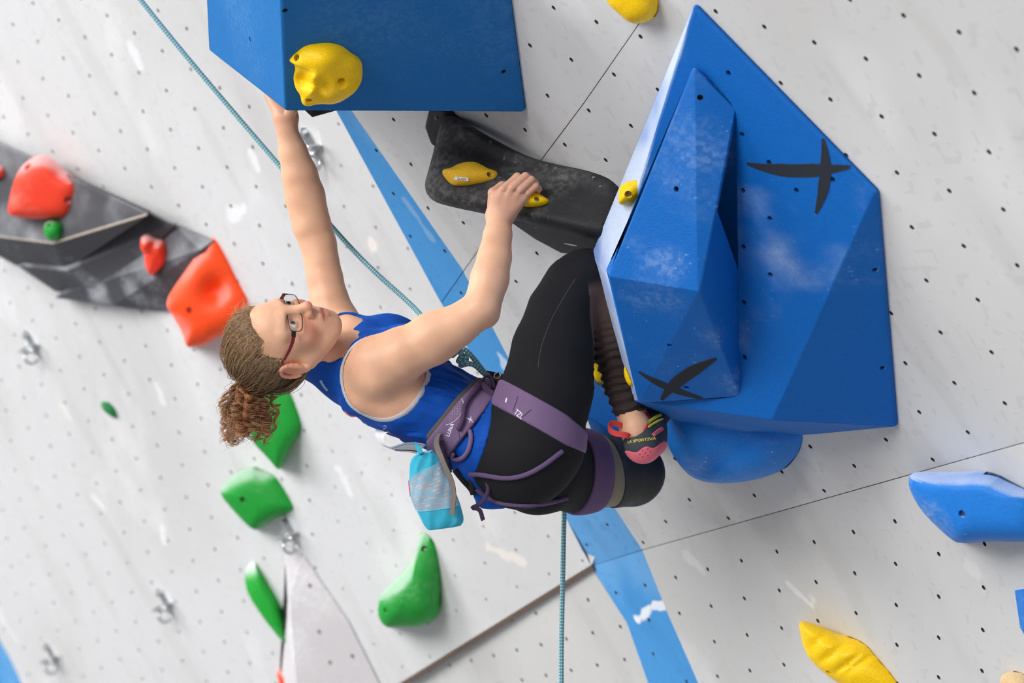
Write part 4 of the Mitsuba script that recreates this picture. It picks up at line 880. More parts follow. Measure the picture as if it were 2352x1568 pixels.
sh = part(who, 'climbing_shoe', netply(shoe_m, 'shoe_grey'), None, label='dark grey climbing shoe with pink heel and yellow lettering')
part(sh, 'heel_cup', netply(heel_m, 'shoe_pink'), None, label='pink rubber heel cup')
for q in [(1464, 1037), (1476, 1034), (1488, 1031), (1470, 1043), (1482, 1040), (1494, 1037), (1476, 1049), (1488, 1046)]:
    p, n = trace(heel_s, *q); c = trimesh.creation.cylinder(.0017, .0012, sections=10); c.apply_transform(frame(p, n)); part(sh, 'vent_dot', c, 'shoe_hole')
def shoe_line(pts, r, m, nm, n=16, lift=.0008): part(sh, nm, laid(pts, r, lift, n, shoe_s, 6), m, True)
shoe_line([(1486, 973), (1500, 962), (1516, 953)], .0042, 'shoe_yellow', 'stripe', 10)
shoe_line([(1490, 981), (1504, 971), (1521, 962)], .0026, 'shoe_yellow', 'stripe', 10)
shoe_line([(1500, 1000), (1512, 990), (1522, 984)], .0055, 'shoe_pink', 'stripe', 10, -.002)
rim = [(1437, 996), (1452, 1000), (1467, 997), (1479, 988), (1487, 973), (1489, 955), (1484, 942)]
shoe_line(rim, .0040, 'shoe_red', 'collar', 30, .0)
lp = [U(1446, 1003, 6.955), U(1425, 997, 6.945), U(1404, 990, 6.95), U(1398, 979, 6.955), U(1406, 972, 6.965), U(1425, 976, 6.975), U(1443, 985, 6.985)]
def strap(X, w, t, up, m_=None):
    """A flat strap along the points X, its width lying along up."""
    X = np.asarray(X, float); tt = np.gradient(X, axis=0); tt /= np.linalg.norm(tt, axis=1, keepdims=True); up = np.broadcast_to(up, X.shape)
    b = up - tt * (up * tt).sum(1, keepdims=True); b /= np.linalg.norm(b, axis=1, keepdims=True); c = np.cross(tt, b); n = len(X); w = np.broadcast_to(w, n)[:, None]
    prof = [(-1, -1), (1, -1), (1, 1), (-1, 1)]; v = np.concatenate([X + b * (i * w / 2) + c * (j * t / 2) for i, j in prof]); i = np.arange(n - 1); f = []
    for k in range(4):
        a0, a1 = k * n, ((k + 1) % 4) * n; f += [np.c_[a0 + i, a0 + i + 1, a1 + i + 1], np.c_[a0 + i, a1 + i + 1, a1 + i]]
    e = n - 1; f += [V([[0, n, 2 * n], [0, 2 * n, 3 * n], [e, 2 * n + e, n + e], [e, 3 * n + e, 2 * n + e]])]
    me = trimesh.Trimesh(v, np.vstack(f), process=False)
    if me.volume < 0: me.invert()
    return me
part(sh, 'pull_tab', strap(spline(lp, 30), .013, .0018, V([.0, -.25, 1])), 'shoe_red', 40, label='red pull tab loop')
def letters(text, h, fn, px, py, dirpx, depth=.0006, lift=.0004, bold=False, sx=1.0):
    """Printed lettering that follows the surface fn: starts at the pixel and runs along dirpx."""
    m = meshkit.text_mesh(text, h, depth, bold=bold); m.apply_scale([sx, 1, 1])
    p, n = trace(fn, px, py); r = V([dirpx[0], 0, -dirpx[1]], float); x = nrm(r - n * (r @ n)); y = np.cross(n, x); out = []
    for v in m.vertices:
        X = p + x * v[0] + y * v[1]
        for _ in range(2):
            q, nq = trace(fn, *pix(X)); X = X + n * ((q - X) @ n)
        out.append(q + nq * (lift + v[2]))
    m.vertices = out; return m
part(sh, 'lettering', letters('LA SPORTIVA', .0058, shoe_s, 1442, 1018, (1, -.07), bold=True, sx=1.32), 'shoe_yellow', label='yellow lettering along the shoe')
# left shoe, out of sight behind her
S2 = Body(); S2.chain([fL[1], fL[2], fL[3]], [.040, .038, .026], .02, 0)
part(who, 'climbing_shoe', netply(nets(lambda P, c=None: S2(P, None, .02, c) - .002, fL[3] - .1, fL[0] + .1, .005), 'shoe_grey'), None)
# ---------------------------------------------------------------- hair
def hairline(L_): r, u, f = L_.T if L_.ndim == 2 else np.moveaxis(L_, -1, 0); return f - (.028 + (u - .02) * .62 - .35 * np.abs(r) + .012)
def cap(P, cull=None):
    d = B(P, {HEAD}, .014, cull); L_ = hl(P); r, u, f = np.moveaxis(L_, -1, 0)
    line = f - (.012 + u * .56 + .006 * (meshkit.noise(P * 60, 7) - .5)); line = np.where(np.abs(r) > .055, np.maximum(line, f - .018), line)
    line = np.maximum(line, -u - .060 - .3 * np.minimum(f, 0)); near_ear = np.sqrt((np.abs(r) - .08) ** 2 + (u + .012) ** 2 + (f + .004) ** 2) - .031
    edge = np.clip(-np.maximum(line, -near_ear) / .026, 0, 1); d = d - (.0012 + (.0085 + .006 * np.clip((-f + .02) / .08, 0, 1)) * edge) - .007 * edge * (meshkit.noise(P * 34, 4) - .5)
    return smax(smax(d, line * 1.04, .006), -near_ear, .006)
cm = nets(cap, HC - .14, HC + .14, .0030)
TIE = hp(.004, .050, -.108)
rg = np.random.default_rng(11)
mat('hair', VC, .6, .3)
ASH, BRN, AUB, GLD = V(rgb(150, 124, 94)), V(rgb(100, 76, 54)), V(rgb(164, 106, 66)), V(rgb(204, 168, 130))
capcol = ASH * .5 + (BRN * .5 - ASH * .5) * (.55 * meshkit.fbm(cm[0] * 60, 3, 3))[:, None]
def strands(paths, rads, cols, seg=3):
    """Many thin tubes at once; paths (n, m, 3)."""
    P = np.asarray(paths); n, m, _ = P.shape; t = np.gradient(P, axis=1); t /= np.maximum(np.linalg.norm(t, axis=2, keepdims=True), 1e-12)
    a = np.cross(t, V([.3, .85, .43])); a /= np.maximum(np.linalg.norm(a, axis=2, keepdims=True), 1e-12); b = np.cross(t, a)
    th = np.arange(seg) * 2 * np.pi / seg; ring = a[:, :, None] * np.cos(th)[:, None] + b[:, :, None] * np.sin(th)[:, None]
    taper = np.linspace(1, .5, m)[None, :, None, None]; v = P[:, :, None] + ring * np.asarray(rads)[:, None, None, None] * taper
    i, j, k = np.meshgrid(np.arange(n), np.arange(m - 1), np.arange(seg), indexing='ij'); A = (i * m + j) * seg + k; Bq = (i * m + j) * seg + (k + 1) % seg
    f = np.concatenate([np.stack([A, Bq, Bq + seg], -1).reshape(-1, 3), np.stack([A, Bq + seg, A + seg], -1).reshape(-1, 3)])
    return v.reshape(-1, 3), f, ring.reshape(-1, 3), np.repeat(cols, m * seg, axis=0)
# strands combed from the hairline to the tie
hlc = hl(cm[0]); wl_ = np.exp(-np.abs(hlc[:, 2] - .012 - hlc[:, 1] * .56) / .012) * 3 + .5 + 2.2 * ((np.abs(hlc[:, 0]) > .042) & (hlc[:, 2] > -.035)); src = cm[0][rg.choice(len(cm[0]), 5800, p=wl_ / wl_.sum())]; c0 = HC + HS * (hU * .02 - hF * .012); EL = V([.080, .093, .101]) * HS
d0 = (src - c0) @ HR_.T; d1 = (TIE - c0) @ HR_.T; m_ = 15; tt = np.linspace(0, 1, m_) ** .9
k0, k1 = d0 / EL, np.tile(d1 / EL, (len(src), 1)); n0, n1 = np.linalg.norm(k0, axis=1), np.linalg.norm(k1, axis=1)
pth = []
wob = rg.normal(0, .052, (len(src), 3)); frz = rg.uniform(0, 1, len(src)) ** 5
for t in tt:
    q = (k0 / n0[:, None]) * (1 - t) + (k1 / n1[:, None]) * t + wob * math.sin(math.pi * t) + .02 * np.sin(t * 18 + wob[:, :1] * 200) * wob[:, [1, 2, 0]] * 12
    q /= np.linalg.norm(q, axis=1, keepdims=True); rr = (n0 + .016) * (1 - t) + n1 * t + (.045 + .14 * frz) * math.sin(math.pi * min(1, t * 1.1)); pth.append(c0 + (q * rr[:, None] * EL) @ HR_)
pth = np.stack(pth, 1)
sc = rg.uniform(0, 1, (len(src), 1)); top = np.clip(((src - HC) @ hF / HS + .02) / .08, 0, 1)[:, None]
hc = BRN + (ASH * 1.15 - BRN) * np.clip(sc * .8 + top * .5, 0, 1) + (GLD - ASH) * (top * sc ** 2 * .7)
s1 = strands(pth, rg.uniform(.0004, .0009, len(src)), hc)
# baby hairs standing off the hairline
fl = cm[0][(hl(cm[0])[:, 2] > .015) & (hl(cm[0])[:, 1] > -.0)]; fl = fl[rg.choice(len(fl), 700)]
o_ = fl - c0; o_ /= np.linalg.norm(o_, axis=1, keepdims=True); tg = rg.normal(0, 1, o_.shape); tg -= o_ * (tg * o_).sum(1, keepdims=True); ln = rg.uniform(.008, .034, (len(fl), 1))
fp_ = np.stack([fl + o_ * ln * t * (1 - .3 * t) + tg * ln * .45 * t * t + np.cross(o_, tg) * ln * .2 * math.sin(t * 5) for t in np.linspace(0, 1, 9)], 1)
s2 = strands(fp_, np.full(len(fl), .00022), np.tile(GLD * 1.05, (len(fl), 1)))
# the curly ponytail
NP, NC = 1500, 64; m2 = 44; u_ = np.linspace(0, 1, m2)[None, :, None]
cl_ = rg.integers(0, NC, NP); cend = np.c_[rg.uniform(-.052, .054, NC), rg.normal(0, .028, NC), rg.uniform(-.022, .050, NC)]; cmid = rg.normal(0, .016, (NC, 3)) + V([0, 0, -.004])
ax_ = TIE + (-hF * .030)[None, None] * (4 * u_ * (1 - u_)) * .7 + V([-.004, -.010, -.134]) * u_ ** 1.05
ctr = ax_ + (cend[cl_][:, None] * np.minimum(1, u_ * 1.5) ** .8 + cmid[cl_][:, None] * 4 * u_ * (1 - u_))
frc, phc, amc = rg.uniform(3.2, 5.6, NC), rg.uniform(0, 6.28, NC), rg.uniform(.0055, .0100, NC)
loose = rg.uniform(0, 1, (NP, 1, 1)) ** 5
w_ = 2 * np.pi * frc[cl_][:, None, None] * u_ * (1 + .25 * loose) + phc[cl_][:, None, None] + rg.normal(0, .35, (NP, 1, 1)); am = amc[cl_][:, None, None] * np.minimum(1, u_ * 5) * rg.uniform(.75, 1.15, (NP, 1, 1))
off = np.concatenate([np.cos(w_) * am, np.sin(w_) * am, np.sin(w_ + .8) * am * .45], -1) + rg.normal(0, .0011, (NP, 1, 3)) + rg.normal(0, .014, (NP, 1, 3)) * loose * u_
base_ = ctr
pc = AUB * .95 + (BRN - AUB) * rg.uniform(0, .85, (NP, 1)) * (rg.uniform(0, 1, NC)[cl_][:, None]) + (GLD * .85 - AUB) * (rg.uniform(0, 1, (NP, 1)) ** 4)
s3 = strands(base_ + off, rg.uniform(.0004, .0008, NP), pc)
hair = thing_key = part(who, 'hair', dict(netply(cm, 'hair', capcol)), None, label='ash brown hair combed back')
def put_strands(name, s_, **kw):
    path = meshkit.write_ply((s_[0], s_[1]), False, None, np.clip(s_[3], .003, 1), s_[2]); return part(hair, name, {'type': 'ply', 'filename': path, 'face_normals': False, 'bsdf': {'type': 'ref', 'id': 'hair'}}, None, **kw)
put_strands('combed_strands', s1); put_strands('baby_hair', s2, label='fine hairs standing off the hairline'); put_strands('ponytail', s3, label='curly auburn ponytail hanging down')
tie = trimesh.creation.torus(.017, .0055, major_sections=28, minor_sections=10); tie.apply_transform(frame(TIE - hF * .006 + V([0, 0, -.006]), nrm(-hF + V([0, 0, -.8])))); mat('tie', rgb(58, 44, 36), .8); part(hair, 'hair_tie', tie, 'tie', True)

# ---------------------------------------------------------------- glasses
gl = thing('glasses', 'rectangular glasses with thin dark rims and dark red temple arms', 'glasses')
mat('rim_dark', rgb(44, 40, 42), .3, .6, metallic=.6); mat('temple_red', rgb(120, 22, 34), .35, .5)
scene['lens_glass'] = {'type': 'thindielectric', 'int_ior': 1.5}
def gp(r, u, f): return hp(r, u, f)
for s_ in (-1, 1):
    a = np.linspace(0, 2 * np.pi, 49); ex = 4.0; X = np.sign(np.cos(a)) * np.abs(np.cos(a)) ** (2 / ex); Y = np.sign(np.sin(a)) * np.abs(np.sin(a)) ** (2 / ex)
    ring = V([gp(s_ * (.0335 + .0245 * x), .0005 + .0155 * y * (1 - .10 * x), .0955 - .010 * ((.0335 + .0245 * x) / .058) ** 2 - .10 * y * .0155) for x, y in zip(X, Y)])
    part(gl, 'rim', tube(ring, .00105, 6, False)[0], 'rim_dark', True)
    c = ring[:-1].mean(0) + hF * .0008; n_ = len(ring) - 1; part(gl, 'lens', trimesh.Trimesh(np.vstack([ring[:-1], c]), [[k, (k + 1) % n_, n_] for k in range(n_)], process=False), 'lens_glass')
    h0 = gp(s_ * .0585, .006, .0855); h1 = gp(s_ * .068, .006, .078); h2 = gp(s_ * .0745, .007, .058); h3 = gp(s_ * .0775, .013, .014); h4 = gp(s_ * .0785, .015, -.006)
    part(gl, 'hinge', strap(V([h0, h1]), .010, .0018, hU), 'rim_dark')
    part(gl, 'temple_arm', strap(spline([h1, h2, h3, h4], 16), np.linspace(.0085, .0040, 16), .0020, hU), 'temple_red', 40)
    part(gl, 'nose_pad', tube([gp(s_ * .0085, .003, .0945), gp(s_ * .0095, -.002, .0905), gp(s_ * .010, -.008, .0905)], .0009, 6)[0], 'rim_dark', True)
part(gl, 'bridge', tube(spline([gp(-.0092, .004, .0950), gp(0, .0065, .0975), gp(.0092, .004, .0950)], 10), .0012, 6)[0], 'rim_dark', True)
# ---------------------------------------------------------------- harness
def weave(p, n, uv): return .93 + .14 * nz(p.x * 900, p.y * 900, p.z * 900)
mat('purple', mikit.proc(lambda p, n, uv: mi.Color3f(rgb(120, 97, 130)) * weave(p, n, uv)), .85, .2, sheen=.3)
mat('purple_dark', mikit.proc(lambda p, n, uv: mi.Color3f(rgb(78, 60, 86)) * weave(p, n, uv)), .8, .2)
mat('purple_mid', mikit.proc(lambda p, n, uv: mi.Color3f(rgb(98, 78, 112)) * weave(p, n, uv)), .85, .2, sheen=.2)
mat('web_grey', rgb(112, 104, 98), .8, .2); mat('web_dark', rgb(50, 46, 46), .8, .2); mat('print_white', rgb(232, 228, 234), .7, .2); mat('grey_pad', rgb(92, 84, 80), .85, .2)
hn = thing('climbing_harness', 'purple climbing harness with padded waist belt and leg loops', 'harness')
wl = V([.0, 0, 0])
def belt(P, cull=None, off=.0165, hw=.031, sh=0.0):
    d = B(P, {TOR, NECK}, .03, cull) - off; q, f, l = tcoord(P); s_ = q - tq0 - .018 * (f - (U(1075, 945, 7) @ tF)) / .1 - sh
    return smax(d, np.abs(s_) - hw * (1 - .18 * np.clip((f - (U(1090, 915, 7) @ tF)) / .05, 0, 1)), .008)
blo, bhi = V([U(980, 0, 7)[0], 6.76, U(0, 1130, 7.1)[2]]), V([U(1175, 0, 7)[0], 7.32, U(0, 820, 7.1)[2]])
belt_m = nets(belt, blo, bhi, .0040)
wb = part(hn, 'waist_belt', netply(belt_m, 'purple'), None)
part(hn, 'belt_padding', netply(nets(lambda P, c=None: belt(P, c, .0115, .036, -.004), blo, bhi, .0050), 'grey_pad'), None, label='greyish padding under the belt')
nR = nrm(V([.49, .05, .87])); cR = U(1243, 958, 6.95)
def loopR(P, cull=None, off=.0085, hw=.031):
    d = B(P, {LEG_R}, .03, cull) - off; w = P - cR; return smax(d, np.abs(w @ nR) - hw * (1 - .30 * np.clip((w[..., 0] - .055) / .05, 0, 1)), .008)
llo, lhi = V([U(1120, 0, 7)[0], 6.78, U(0, 1060, 7)[2]]), V([U(1385, 0, 7)[0], 7.12, U(0, 850, 7)[2]])
loop_m = nets(loopR, llo, lhi, .0036)
lpR = part(hn, 'leg_loop', netply(loop_m, 'purple'), None)
nL_ = nrm(nrm(lL[1] - lL[0]) * .45 + V([1, .1, .10]) * .55)
def loopL(P, cull=None):
    d = B(P, {LEG_L}, .03, cull) - .0095; w = P - U(1336, 1086, 7.285); return smax(d, np.abs(w @ nL_) - .038, .006)
part(hn, 'leg_loop', netply(nets(loopL, V([U(1270, 0, 7.2)[0], 7.1, U(0, 1190, 7.2)[2]]), V([U(1400, 0, 7.3)[0], 7.5, U(0, 980, 7.2)[2]]), .0042), 'purple_mid'), None)
belt_s, loop_s, dressed = Surf(belt_m), Surf(loop_m), Surf(BM, shm, lgm, belt_m, loop_m)
def webbing(nm, pts, r, m='purple', lift=.004, n=24, **kw): return part(hn, nm, laid(pts, r, lift, n, dressed), m, True, **kw)
y4 = lambda q: zoomed(q, (840, 960), 5.807)
y5 = lambda q: zoomed(q, (980, 780), 7.13)
webbing('gear_loop', y4([(1150, 450), (1165, 510), (1230, 545), (1310, 530), (1380, 450), (1420, 330), (1425, 230), (1395, 160)]), .0052, lift=.006)
webbing('gear_loop', y5([(900, 700), (855, 800), (760, 900), (655, 1030), (612, 1130), (605, 1250), (575, 1390), (520, 1480)]), .0058, 'purple_dark', lift=.006)
webbing('gear_loop', y4([(1022, 300), (1040, 420), (1090, 550), (1140, 680)]), .0058, 'purple_dark', lift=.006)
webbing('riser', [(1080, 1088), (1110, 1089), (1155, 1097), (1205, 1090), (1250, 1066), (1290, 1036)], .0058, 'purple_mid', lift=.003)
webbing('riser', [(1095, 1122), (1132, 1148), (1160, 1155), (1190, 1158), (1240, 1156), (1302, 1142)], .0050, 'purple_mid', lift=.003)
Zs = 6.945
def hung(nm, q, r, m, Z=Zs, n=60): return part(hn, nm, tube(spline(V([U(*p, Z) for p in q]), n), r, 8)[0], m, True)
hung('hanging_webbing', y4([(1180, 690), (1260, 790), (1330, 870), (1400, 950), (1430, 1020)]), .0060, 'web_dark', 6.96)
hung('hanging_webbing', y4([(1500, 740), (1580, 800), (1630, 920), (1610, 1030), (1550, 1120), (1470, 1170), (1425, 1195), (1480, 1205), (1540, 1270), (1570, 1360)]), .0050, 'purple_dark', 6.915)
hung('rear_web', y4([(1290, 590), (1340, 690), (1400, 820), (1420, 930), (1435, 1020)]), .0062, 'web_dark', 6.95)
gs_ = spline(V([U(*p, z) for p, z in zip(y4([(985, 205), (945, 300), (955, 400), (1010, 530), (1065, 660), (1125, 790), (1165, 930), (1172, 1050), (1150, 1290)]), (6.905, 6.89, 6.87, 6.845, 6.838, 6.834, 6.832, 6.832, 6.834))]), 34)
part(hn, 'tail_strap', strap(gs_, .013, .0020, V([.8, -.5, .2])), 'web_grey', 40, label='grey webbing tail hanging over the chalk bag')
# tie-in side at the front
tin = spline(V([U(*p, z) for p, z in zip(y5([(890, 720), (930, 625), (1010, 595), (1065, 650), (1090, 750), (1110, 800)]), (6.97, 6.965, 6.965, 6.965, 6.968, 6.975))]), 24)
part(hn, 'tie_in_strap', strap(tin, .014, .0030, V([.3, -.7, .3])), 'purple_dark', 40)
tin = spline(V([U(*p, z) for p, z in zip(y5([(900, 730), (985, 810), (1080, 890), (1230, 880)]), (6.955, 6.95, 6.945, 6.94))]), 20)
part(hn, 'tie_in_strap', strap(tin, .015, .0030, V([.3, -.2, .9])), 'purple_dark', 40)
part(hn, 'buckle_web', strap(spline(V([U(*p, 7.0) for p in y5([(1130, 665), (1250, 610), (1400, 575)])]), 12), .015, .006, V([.3, 0, .9])), 'web_grey', 40)
part(hn, 'buckle_web', strap(spline(V([U(*p, 7.01) for p in y5([(930, 545), (1050, 560), (1180, 590)])]), 12), .012, .006, V([.3, 0, .9])), 'web_dark', 40)
part(hn, 'buckle_web', strap(spline(V([U(*p, 7.0) for p in y5([(1070, 640), (1180, 700), (1280, 730)])]), 12), .016, .005, V([.3, 0, .9])), 'web_dark', 40)
bk_ = trimesh.creation.torus(.008, .0018, major_sections=20, minor_sections=8); bk_.apply_transform(frame(U(*y5([(1160, 590)])[0], 6.993), V([-.3, -.8, .5]))); part(hn, 'buckle', bk_, 'steel', True)
# print on the belt and leg loop
part(wb, 'lettering', letters('LUNA', .0080, belt_s, *y4([(1112, 252)])[0], (.42, -1), bold=True, sx=1.05), 'print_white')
part(wb, 'print_line', laid(y5([(570, 962), (600, 1025), (582, 1170), (482, 1308), (300, 1400)]), .0007, .0004, 30, belt_s, 5, False), 'print_white', True)
dots = []
for i in range(9):
    for j in range(15):
        x, y = 372 + i * 27 + j * 3.5 * 0, 1390 - j * 27 - i * 12 * 0
        q = Polygon([(560, 975), (590, 1025), (572, 1165), (478, 1295), (315, 1385), (360, 1260), (440, 1120)])
        if q.contains(Point(x, y)):
            p, n = trace(belt_s, *y5([(x, y)])[0]); c = trimesh.creation.cylinder(.0007, .0006, sections=6); c.apply_transform(frame(p, n)); dots.append(c)
part(wb, 'dot_print', trimesh.util.concatenate(dots), 'print_white', kind='stuff')
for a, b in (((640, 1270), (770, 1350)), ((700, 1360), (730, 1260)), ((690, 1290), (750, 1310))): part(wb, 'print_mark', laid(y5([a, b]), .0009, .0004, 6, belt_s, 5, False), 'print_white')
part(lpR, 'lettering', letters('TZL', .0120, loop_s, *y5([(1425, 1200)])[0], (1, .62), bold=True, sx=.78), 'print_white')
part(lpR, 'seam', laid(y5([(1492, 925), (1460, 1040), (1385, 1235)]), .0010, .0002, 16, loop_s, 5), 'purple_dark', True)
part(lpR, 'seam', laid(y5([(1705, 1145), (1600, 1240), (1480, 1350)]), .0012, .0002, 16, loop_s, 5), 'purple_dark', True)
p, n = trace(loop_s, *y5([(1303, 990)])[0]); c = trimesh.creation.cylinder(.006, .0012, sections=20); c.apply_scale([.42, 1, 1]); c.apply_transform(frame(p, n, V([.3, 0, 1]))); part(lpR, 'eyelet', c, 'print_white')
part(wb, 'seam', laid(y4([(1230, 165), (1255, 240), (1170, 430)]), .0009, .0002, 16, belt_s, 5), 'purple_dark', True)

# ---------------------------------------------------------------- chalk bag
mat('bag_cyan', mikit.proc(lambda p, n, uv: mix(rgb(36, 150, 182), rgb(74, 184, 208), fbm(p.x * 40, p.y * 40, p.z * 40)) * weave(p, n, uv)), .8, .2, sheen=.2)
mat('bag_print', mikit.proc(lambda p, n, uv: mix(rgb(126, 156, 178), rgb(150, 184, 200), fbm(p.x * 30, p.y * 30, p.z * 30)) * weave(p, n, uv)), .85, .2)
mat('bag_seam', rgb(120, 200, 220), .7, .2); mat('bag_orange', rgb(206, 166, 152), .7, .2); mat('bag_red', rgb(210, 48, 78), .6, .2)
prs = [((705, 478), (875, 440)), ((612, 548), (975, 515)), ((585, 680), (1035, 630)), ((582, 860), (1115, 775)), ((625, 1110), (1185, 960)), ((680, 1230), (1240, 1090)), ((735, 1345), (1288, 1250)), ((790, 1440), (1303, 1370)), ((840, 1490), (1265, 1432))]
Lp, Rp = (spline(V([y4([p[k]])[0] for p in prs]), 60) for k in (0, 1)); BZ = 6.885
def bag_pt(i, th, grow=0.0):
    """Ring i (0 to 59) of the bag at the angle th, 0 = right edge, pi/2 = towards the viewer."""
    i0 = int(np.clip(np.floor(i), 0, 58)); w = i - i0; a, b = Lp[i0] * (1 - w) + Lp[i0 + 1] * w, Rp[i0] * (1 - w) + Rp[i0 + 1] * w
    A, Bq = U(*a, BZ), U(*b, BZ); c, h = (A + B_(Bq)) / 2, (Bq - A) / 2; L_ = np.linalg.norm(h); e = 2 / 2.5
    x, y = np.sign(math.cos(th)) * abs(math.cos(th)) ** e, np.sign(math.sin(th)) * abs(math.sin(th)) ** e
    fold = .0022 * math.sin(th * 5 + i * .22) * math.sin(math.pi * i / 59) + .0016 * math.sin(th * 9 - i * .35)
    return c + h * x * (1 + grow / L_) + V([0, -1, 0]) * y * (L_ * .82 + grow + fold)
def B_(x): return x
Nb = 56; th_ = np.linspace(0, 2 * np.pi, Nb, endpoint=False); vb = [bag_pt(i, t) for i in range(60) for t in th_]
ctop, cbot = np.mean(vb[:Nb], 0) + V([0, 0, -.02]), np.mean(vb[-Nb:], 0); j = np.arange(Nb); k = (j + 1) % Nb
fb = np.vstack([np.c_[i * Nb + j, i * Nb + k, (i + 1) * Nb + k] for i in range(59)] + [np.c_[i * Nb + j, (i + 1) * Nb + k, (i + 1) * Nb + j] for i in range(59)] + [np.c_[j * 0 + len(vb), k, j], np.c_[j * 0 + len(vb) + 1, 59 * Nb + j, 59 * Nb + k]])
bagm = trimesh.Trimesh(np.vstack([vb, ctop, cbot]), fb, process=False)
if bagm.volume < 0: bagm.invert()
bag = solo('chalk_bag', bagm, 'bag_cyan', 'turquoise chalk bag with printed pocket hanging behind the harness', 'chalk bag', 50)
gi, gt = 36, 34; pv = []
for a in np.linspace(0, 1, gi):
    for b in np.linspace(0, 1, gt):
        top_, bot_ = 22 * (1 - b) + 8 * b, 42 * (1 - b) + 43 * b + 1.5 * math.sin(math.pi * b); pv.append(bag_pt(top_ * (1 - a) + bot_ * a, math.pi * (.99 - .90 * b), .0014))
q = (np.arange(gi - 1)[:, None] * gt + np.arange(gt - 1)).ravel(); pm = trimesh.Trimesh(pv, np.vstack([np.c_[q, q + gt, q + gt + 1], np.c_[q, q + gt + 1, q + 1]]), process=False)
pk_ = part(bag, 'printed_pocket', pm, 'bag_print', True, label='greyish blue pocket printed with orange words')
part(bag, 'seam', tube(V([bag_pt(22 * (1 - b) + 8 * b, math.pi * (.99 - .9 * b), .0016) for b in np.linspace(0, 1, 30)]), .0009, 5)[0], 'bag_seam', True)
part(bag, 'seam', tube(V([bag_pt(42 * (1 - b) + 43 * b + 1.5 * math.sin(math.pi * b), math.pi * (.99 - .9 * b), .0016) for b in np.linspace(0, 1, 30)]), .0009, 5)[0], 'bag_seam', True)
part(bag, 'rim', tube(V([bag_pt(.3, t, .001) for t in np.linspace(0, 2 * np.pi, 40)]), .0026, 6, False)[0], 'bag_seam', True)
words = []; rw = np.random.default_rng(5)
def pocket_pt(bb, aa, g): t_, o_ = 22 * (1 - bb) + 8 * bb, 42 * (1 - bb) + 43 * bb; return bag_pt(t_ * (1 - aa) + o_ * aa, math.pi * (.99 - .90 * bb), g)
for k_, a in enumerate(np.linspace(.20, .95, 10)):                        # the print is too small to read: rows of word-like dashes
    b = .14 + .03 * (k_ % 3)
    while b < .84:
        w_ = rw.uniform(.045, .11)
        if rw.uniform() < .60:
            bs = np.linspace(b, b + w_, 4); hh = .014
            v = [pocket_pt(x, a + y - .10 * x, .0019) for y in (-hh, hh) for x in bs]; words.append(trimesh.Trimesh(v, [[i, i + 1, 5 + i] for i in range(3)] + [[i, 5 + i, 4 + i] for i in range(3)], process=False))
        b += w_ + rw.uniform(.025, .06)
part(pk_, 'printed_dashes', trimesh.util.concatenate(words), 'bag_orange', kind='stuff')
lg = part(bag, 'round_label', trimesh.Trimesh([bag_pt(27 + 5.2 * math.sin(t) * r, math.pi * (.955 + .075 * math.cos(t) * r), .0022) for r in (1, .02) for t in np.linspace(0, 2 * np.pi, 25)], [[i, i + 1, 26 + i] for i in range(24)] + [[i, 26 + i, 25 + i] for i in range(24)], process=False), 'bag_red', label='round red label')
part(bag, 'hang_loop', strap(spline(V([U(*p, z) for p, z in zip(y4([(655, 322), (690, 380), (715, 430), (740, 470)]), (6.93, 6.9, 6.87, 6.86))]), 10), np.linspace(.005, .012, 10), .002, V([.8, 0, .3])), 'bag_cyan', 40)

# ---------------------------------------------------------------- race bib on her back
mat('paper', rgb(232, 232, 234), .6, .2)
nb_ = spline(V([U(*p, 6.925) for p in y4([(330, 182), (262, 212), (240, 300), (285, 372), (450, 348), (640, 320), (800, 345)])]), 30)
fb_ = spline(V([U(*p, 7.02) for p in y4([(205, 150), (112, 185), (150, 290), (270, 385), (430, 445), (560, 455), (690, 490)])]), 30)
mb_ = (nb_ + fb_) / 2 + V([-.002, 0, -.003]); v3 = np.vstack([nb_, mb_, fb_]); i = np.arange(29); fc = np.vstack([np.c_[o + i, o + i + 1, o + 31 + i] for o in (0, 30)] + [np.c_[o + i, o + 31 + i, o + 30 + i] for o in (0, 30)])
bib = solo('race_bib', trimesh.Trimesh(v3, fc, process=False), 'paper', 'curled white paper race bib pinned to the back of the shirt', 'race bib', True)
mat('bib_blue', rgb(96, 132, 170), .6)
part(bib, 'edge_stripe', tube(nb_[12:] + V([0, -.001, -.004]), .0011, 5)[0], 'bib_blue', True)
part(bib, 'print_line', tube(mb_[16:] + V([.0, -.004, -.004]), .0012, 5)[0], 'ink', True)
for q_ in ([(240, 90), (285, 90), (265, 120), (300, 165), (340, 195), (315, 205), (265, 125)], [(740, 320), (790, 350), (850, 380), (835, 360), (770, 330)]):
    part(bib, 'safety_pin', tube(spline(V([on_body(*p, .003)[0] for p in y4(q_)]), 24), .0008, 5)[0], 'steel', True)

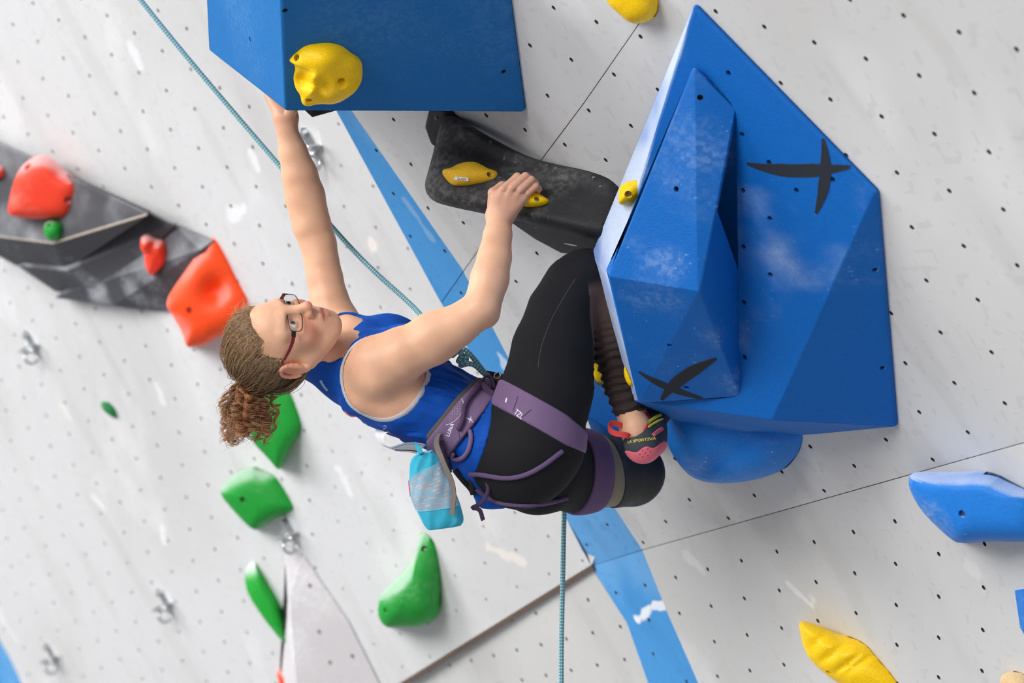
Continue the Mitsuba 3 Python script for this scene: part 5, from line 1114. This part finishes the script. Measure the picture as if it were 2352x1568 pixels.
# ---------------------------------------------------------------- print on the shirt
mat('shirt_print', rgb(150, 180, 220), .7)
mat('print_red', rgb(214, 96, 100), .7)
part(sk, 'print_mark', laid([(736, 872), (741, 882), (752, 896)], .0032, .0004, 12, shirt_s, 5), 'shirt_print', True)
part(sk, 'print_mark', laid([(792, 944), (803, 953), (814, 960)], .0026, .0003, 12, shirt_s, 5), 'print_red', True)
part(sk, 'print_mark', laid([(828, 968), (838, 975), (847, 979)], .0016, .0004, 12, shirt_s, 5), 'print_white', True)
for q_ in ([(1022, 822), (1028, 829), (1034, 818)], [(1027, 834), (1034, 836), (1036, 829), (1030, 828)]): part(sk, 'print_mark', laid(q_, .0008, .0006, 8, shirt_s, 5), 'shirt_print', True)

# ---------------------------------------------------------------- ropes
def rope_tex(p, n, uv):
    a, b = uv.x * 6.2831853, uv.y * 420.0
    s1, s2 = dr.sin(a * 4 + b), dr.sin(a * 4 - b); w = sst(.10, .35, s1 * s2)
    return mix(rgb(80, 136, 150), rgb(180, 206, 208), w)
scene['rope'] = {'type': 'twosided', 'bsdf': {'type': 'principled', 'base_color': mikit.proc(rope_tex), 'roughness': .8, 'specular': .2}}
def rope_part(parent, nm, pts, r=.0056, n=80, **kw):
    m, uv = tube(spline(pts, n), r, 12); return part(parent, nm, m, 'rope', True, uv=uv, **kw)
rp = thing('climbing_rope', 'taut teal climbing rope running from the top to the knot at her waist', 'rope')
line = [U(300, -30, 7.55), U(500, 215, 7.48), U(700, 448, 7.38), U(865, 628, 7.24), U(965, 722, 7.13), U(1015, 790, 7.03), U(1040, 806, 7.02), U(1060, 800, 7.02), U(1078, 812, 7.02), U(1095, 832, 7.02), U(1110, 852, 7.01), U(1122, 862, 7.0)]
rope_part(rp, 'strand', line, .0060, 160)
rope_part(rp, 'knot', [U(*p, z) for p, z in zip(y5([(420, 260), (470, 215), (530, 200), (575, 240), (560, 310), (520, 350), (545, 300), (600, 260), (650, 300), (640, 350), (580, 385), (560, 420), (640, 400), (740, 400), (840, 460), (930, 545), (980, 580)]), (7.0, 6.99, 6.985, 6.985, 6.99, 7.0, 7.01, 6.995, 6.985, 6.985, 6.99, 7.0, 6.99, 6.99, 6.995, 7.0, 7.0))], .0060, 110, label='tie-in knot of pale rope strands')
rp2 = thing('climbing_rope', 'teal climbing rope hanging straight down below the climber', 'rope')
rope_part(rp2, 'strand', [U(1302, 1085, 7.26), U(1297, 1150, 7.25), U(1294, 1260, 7.25), U(1291, 1400, 7.25), U(1290, 1620, 7.25)], .0060, 60)
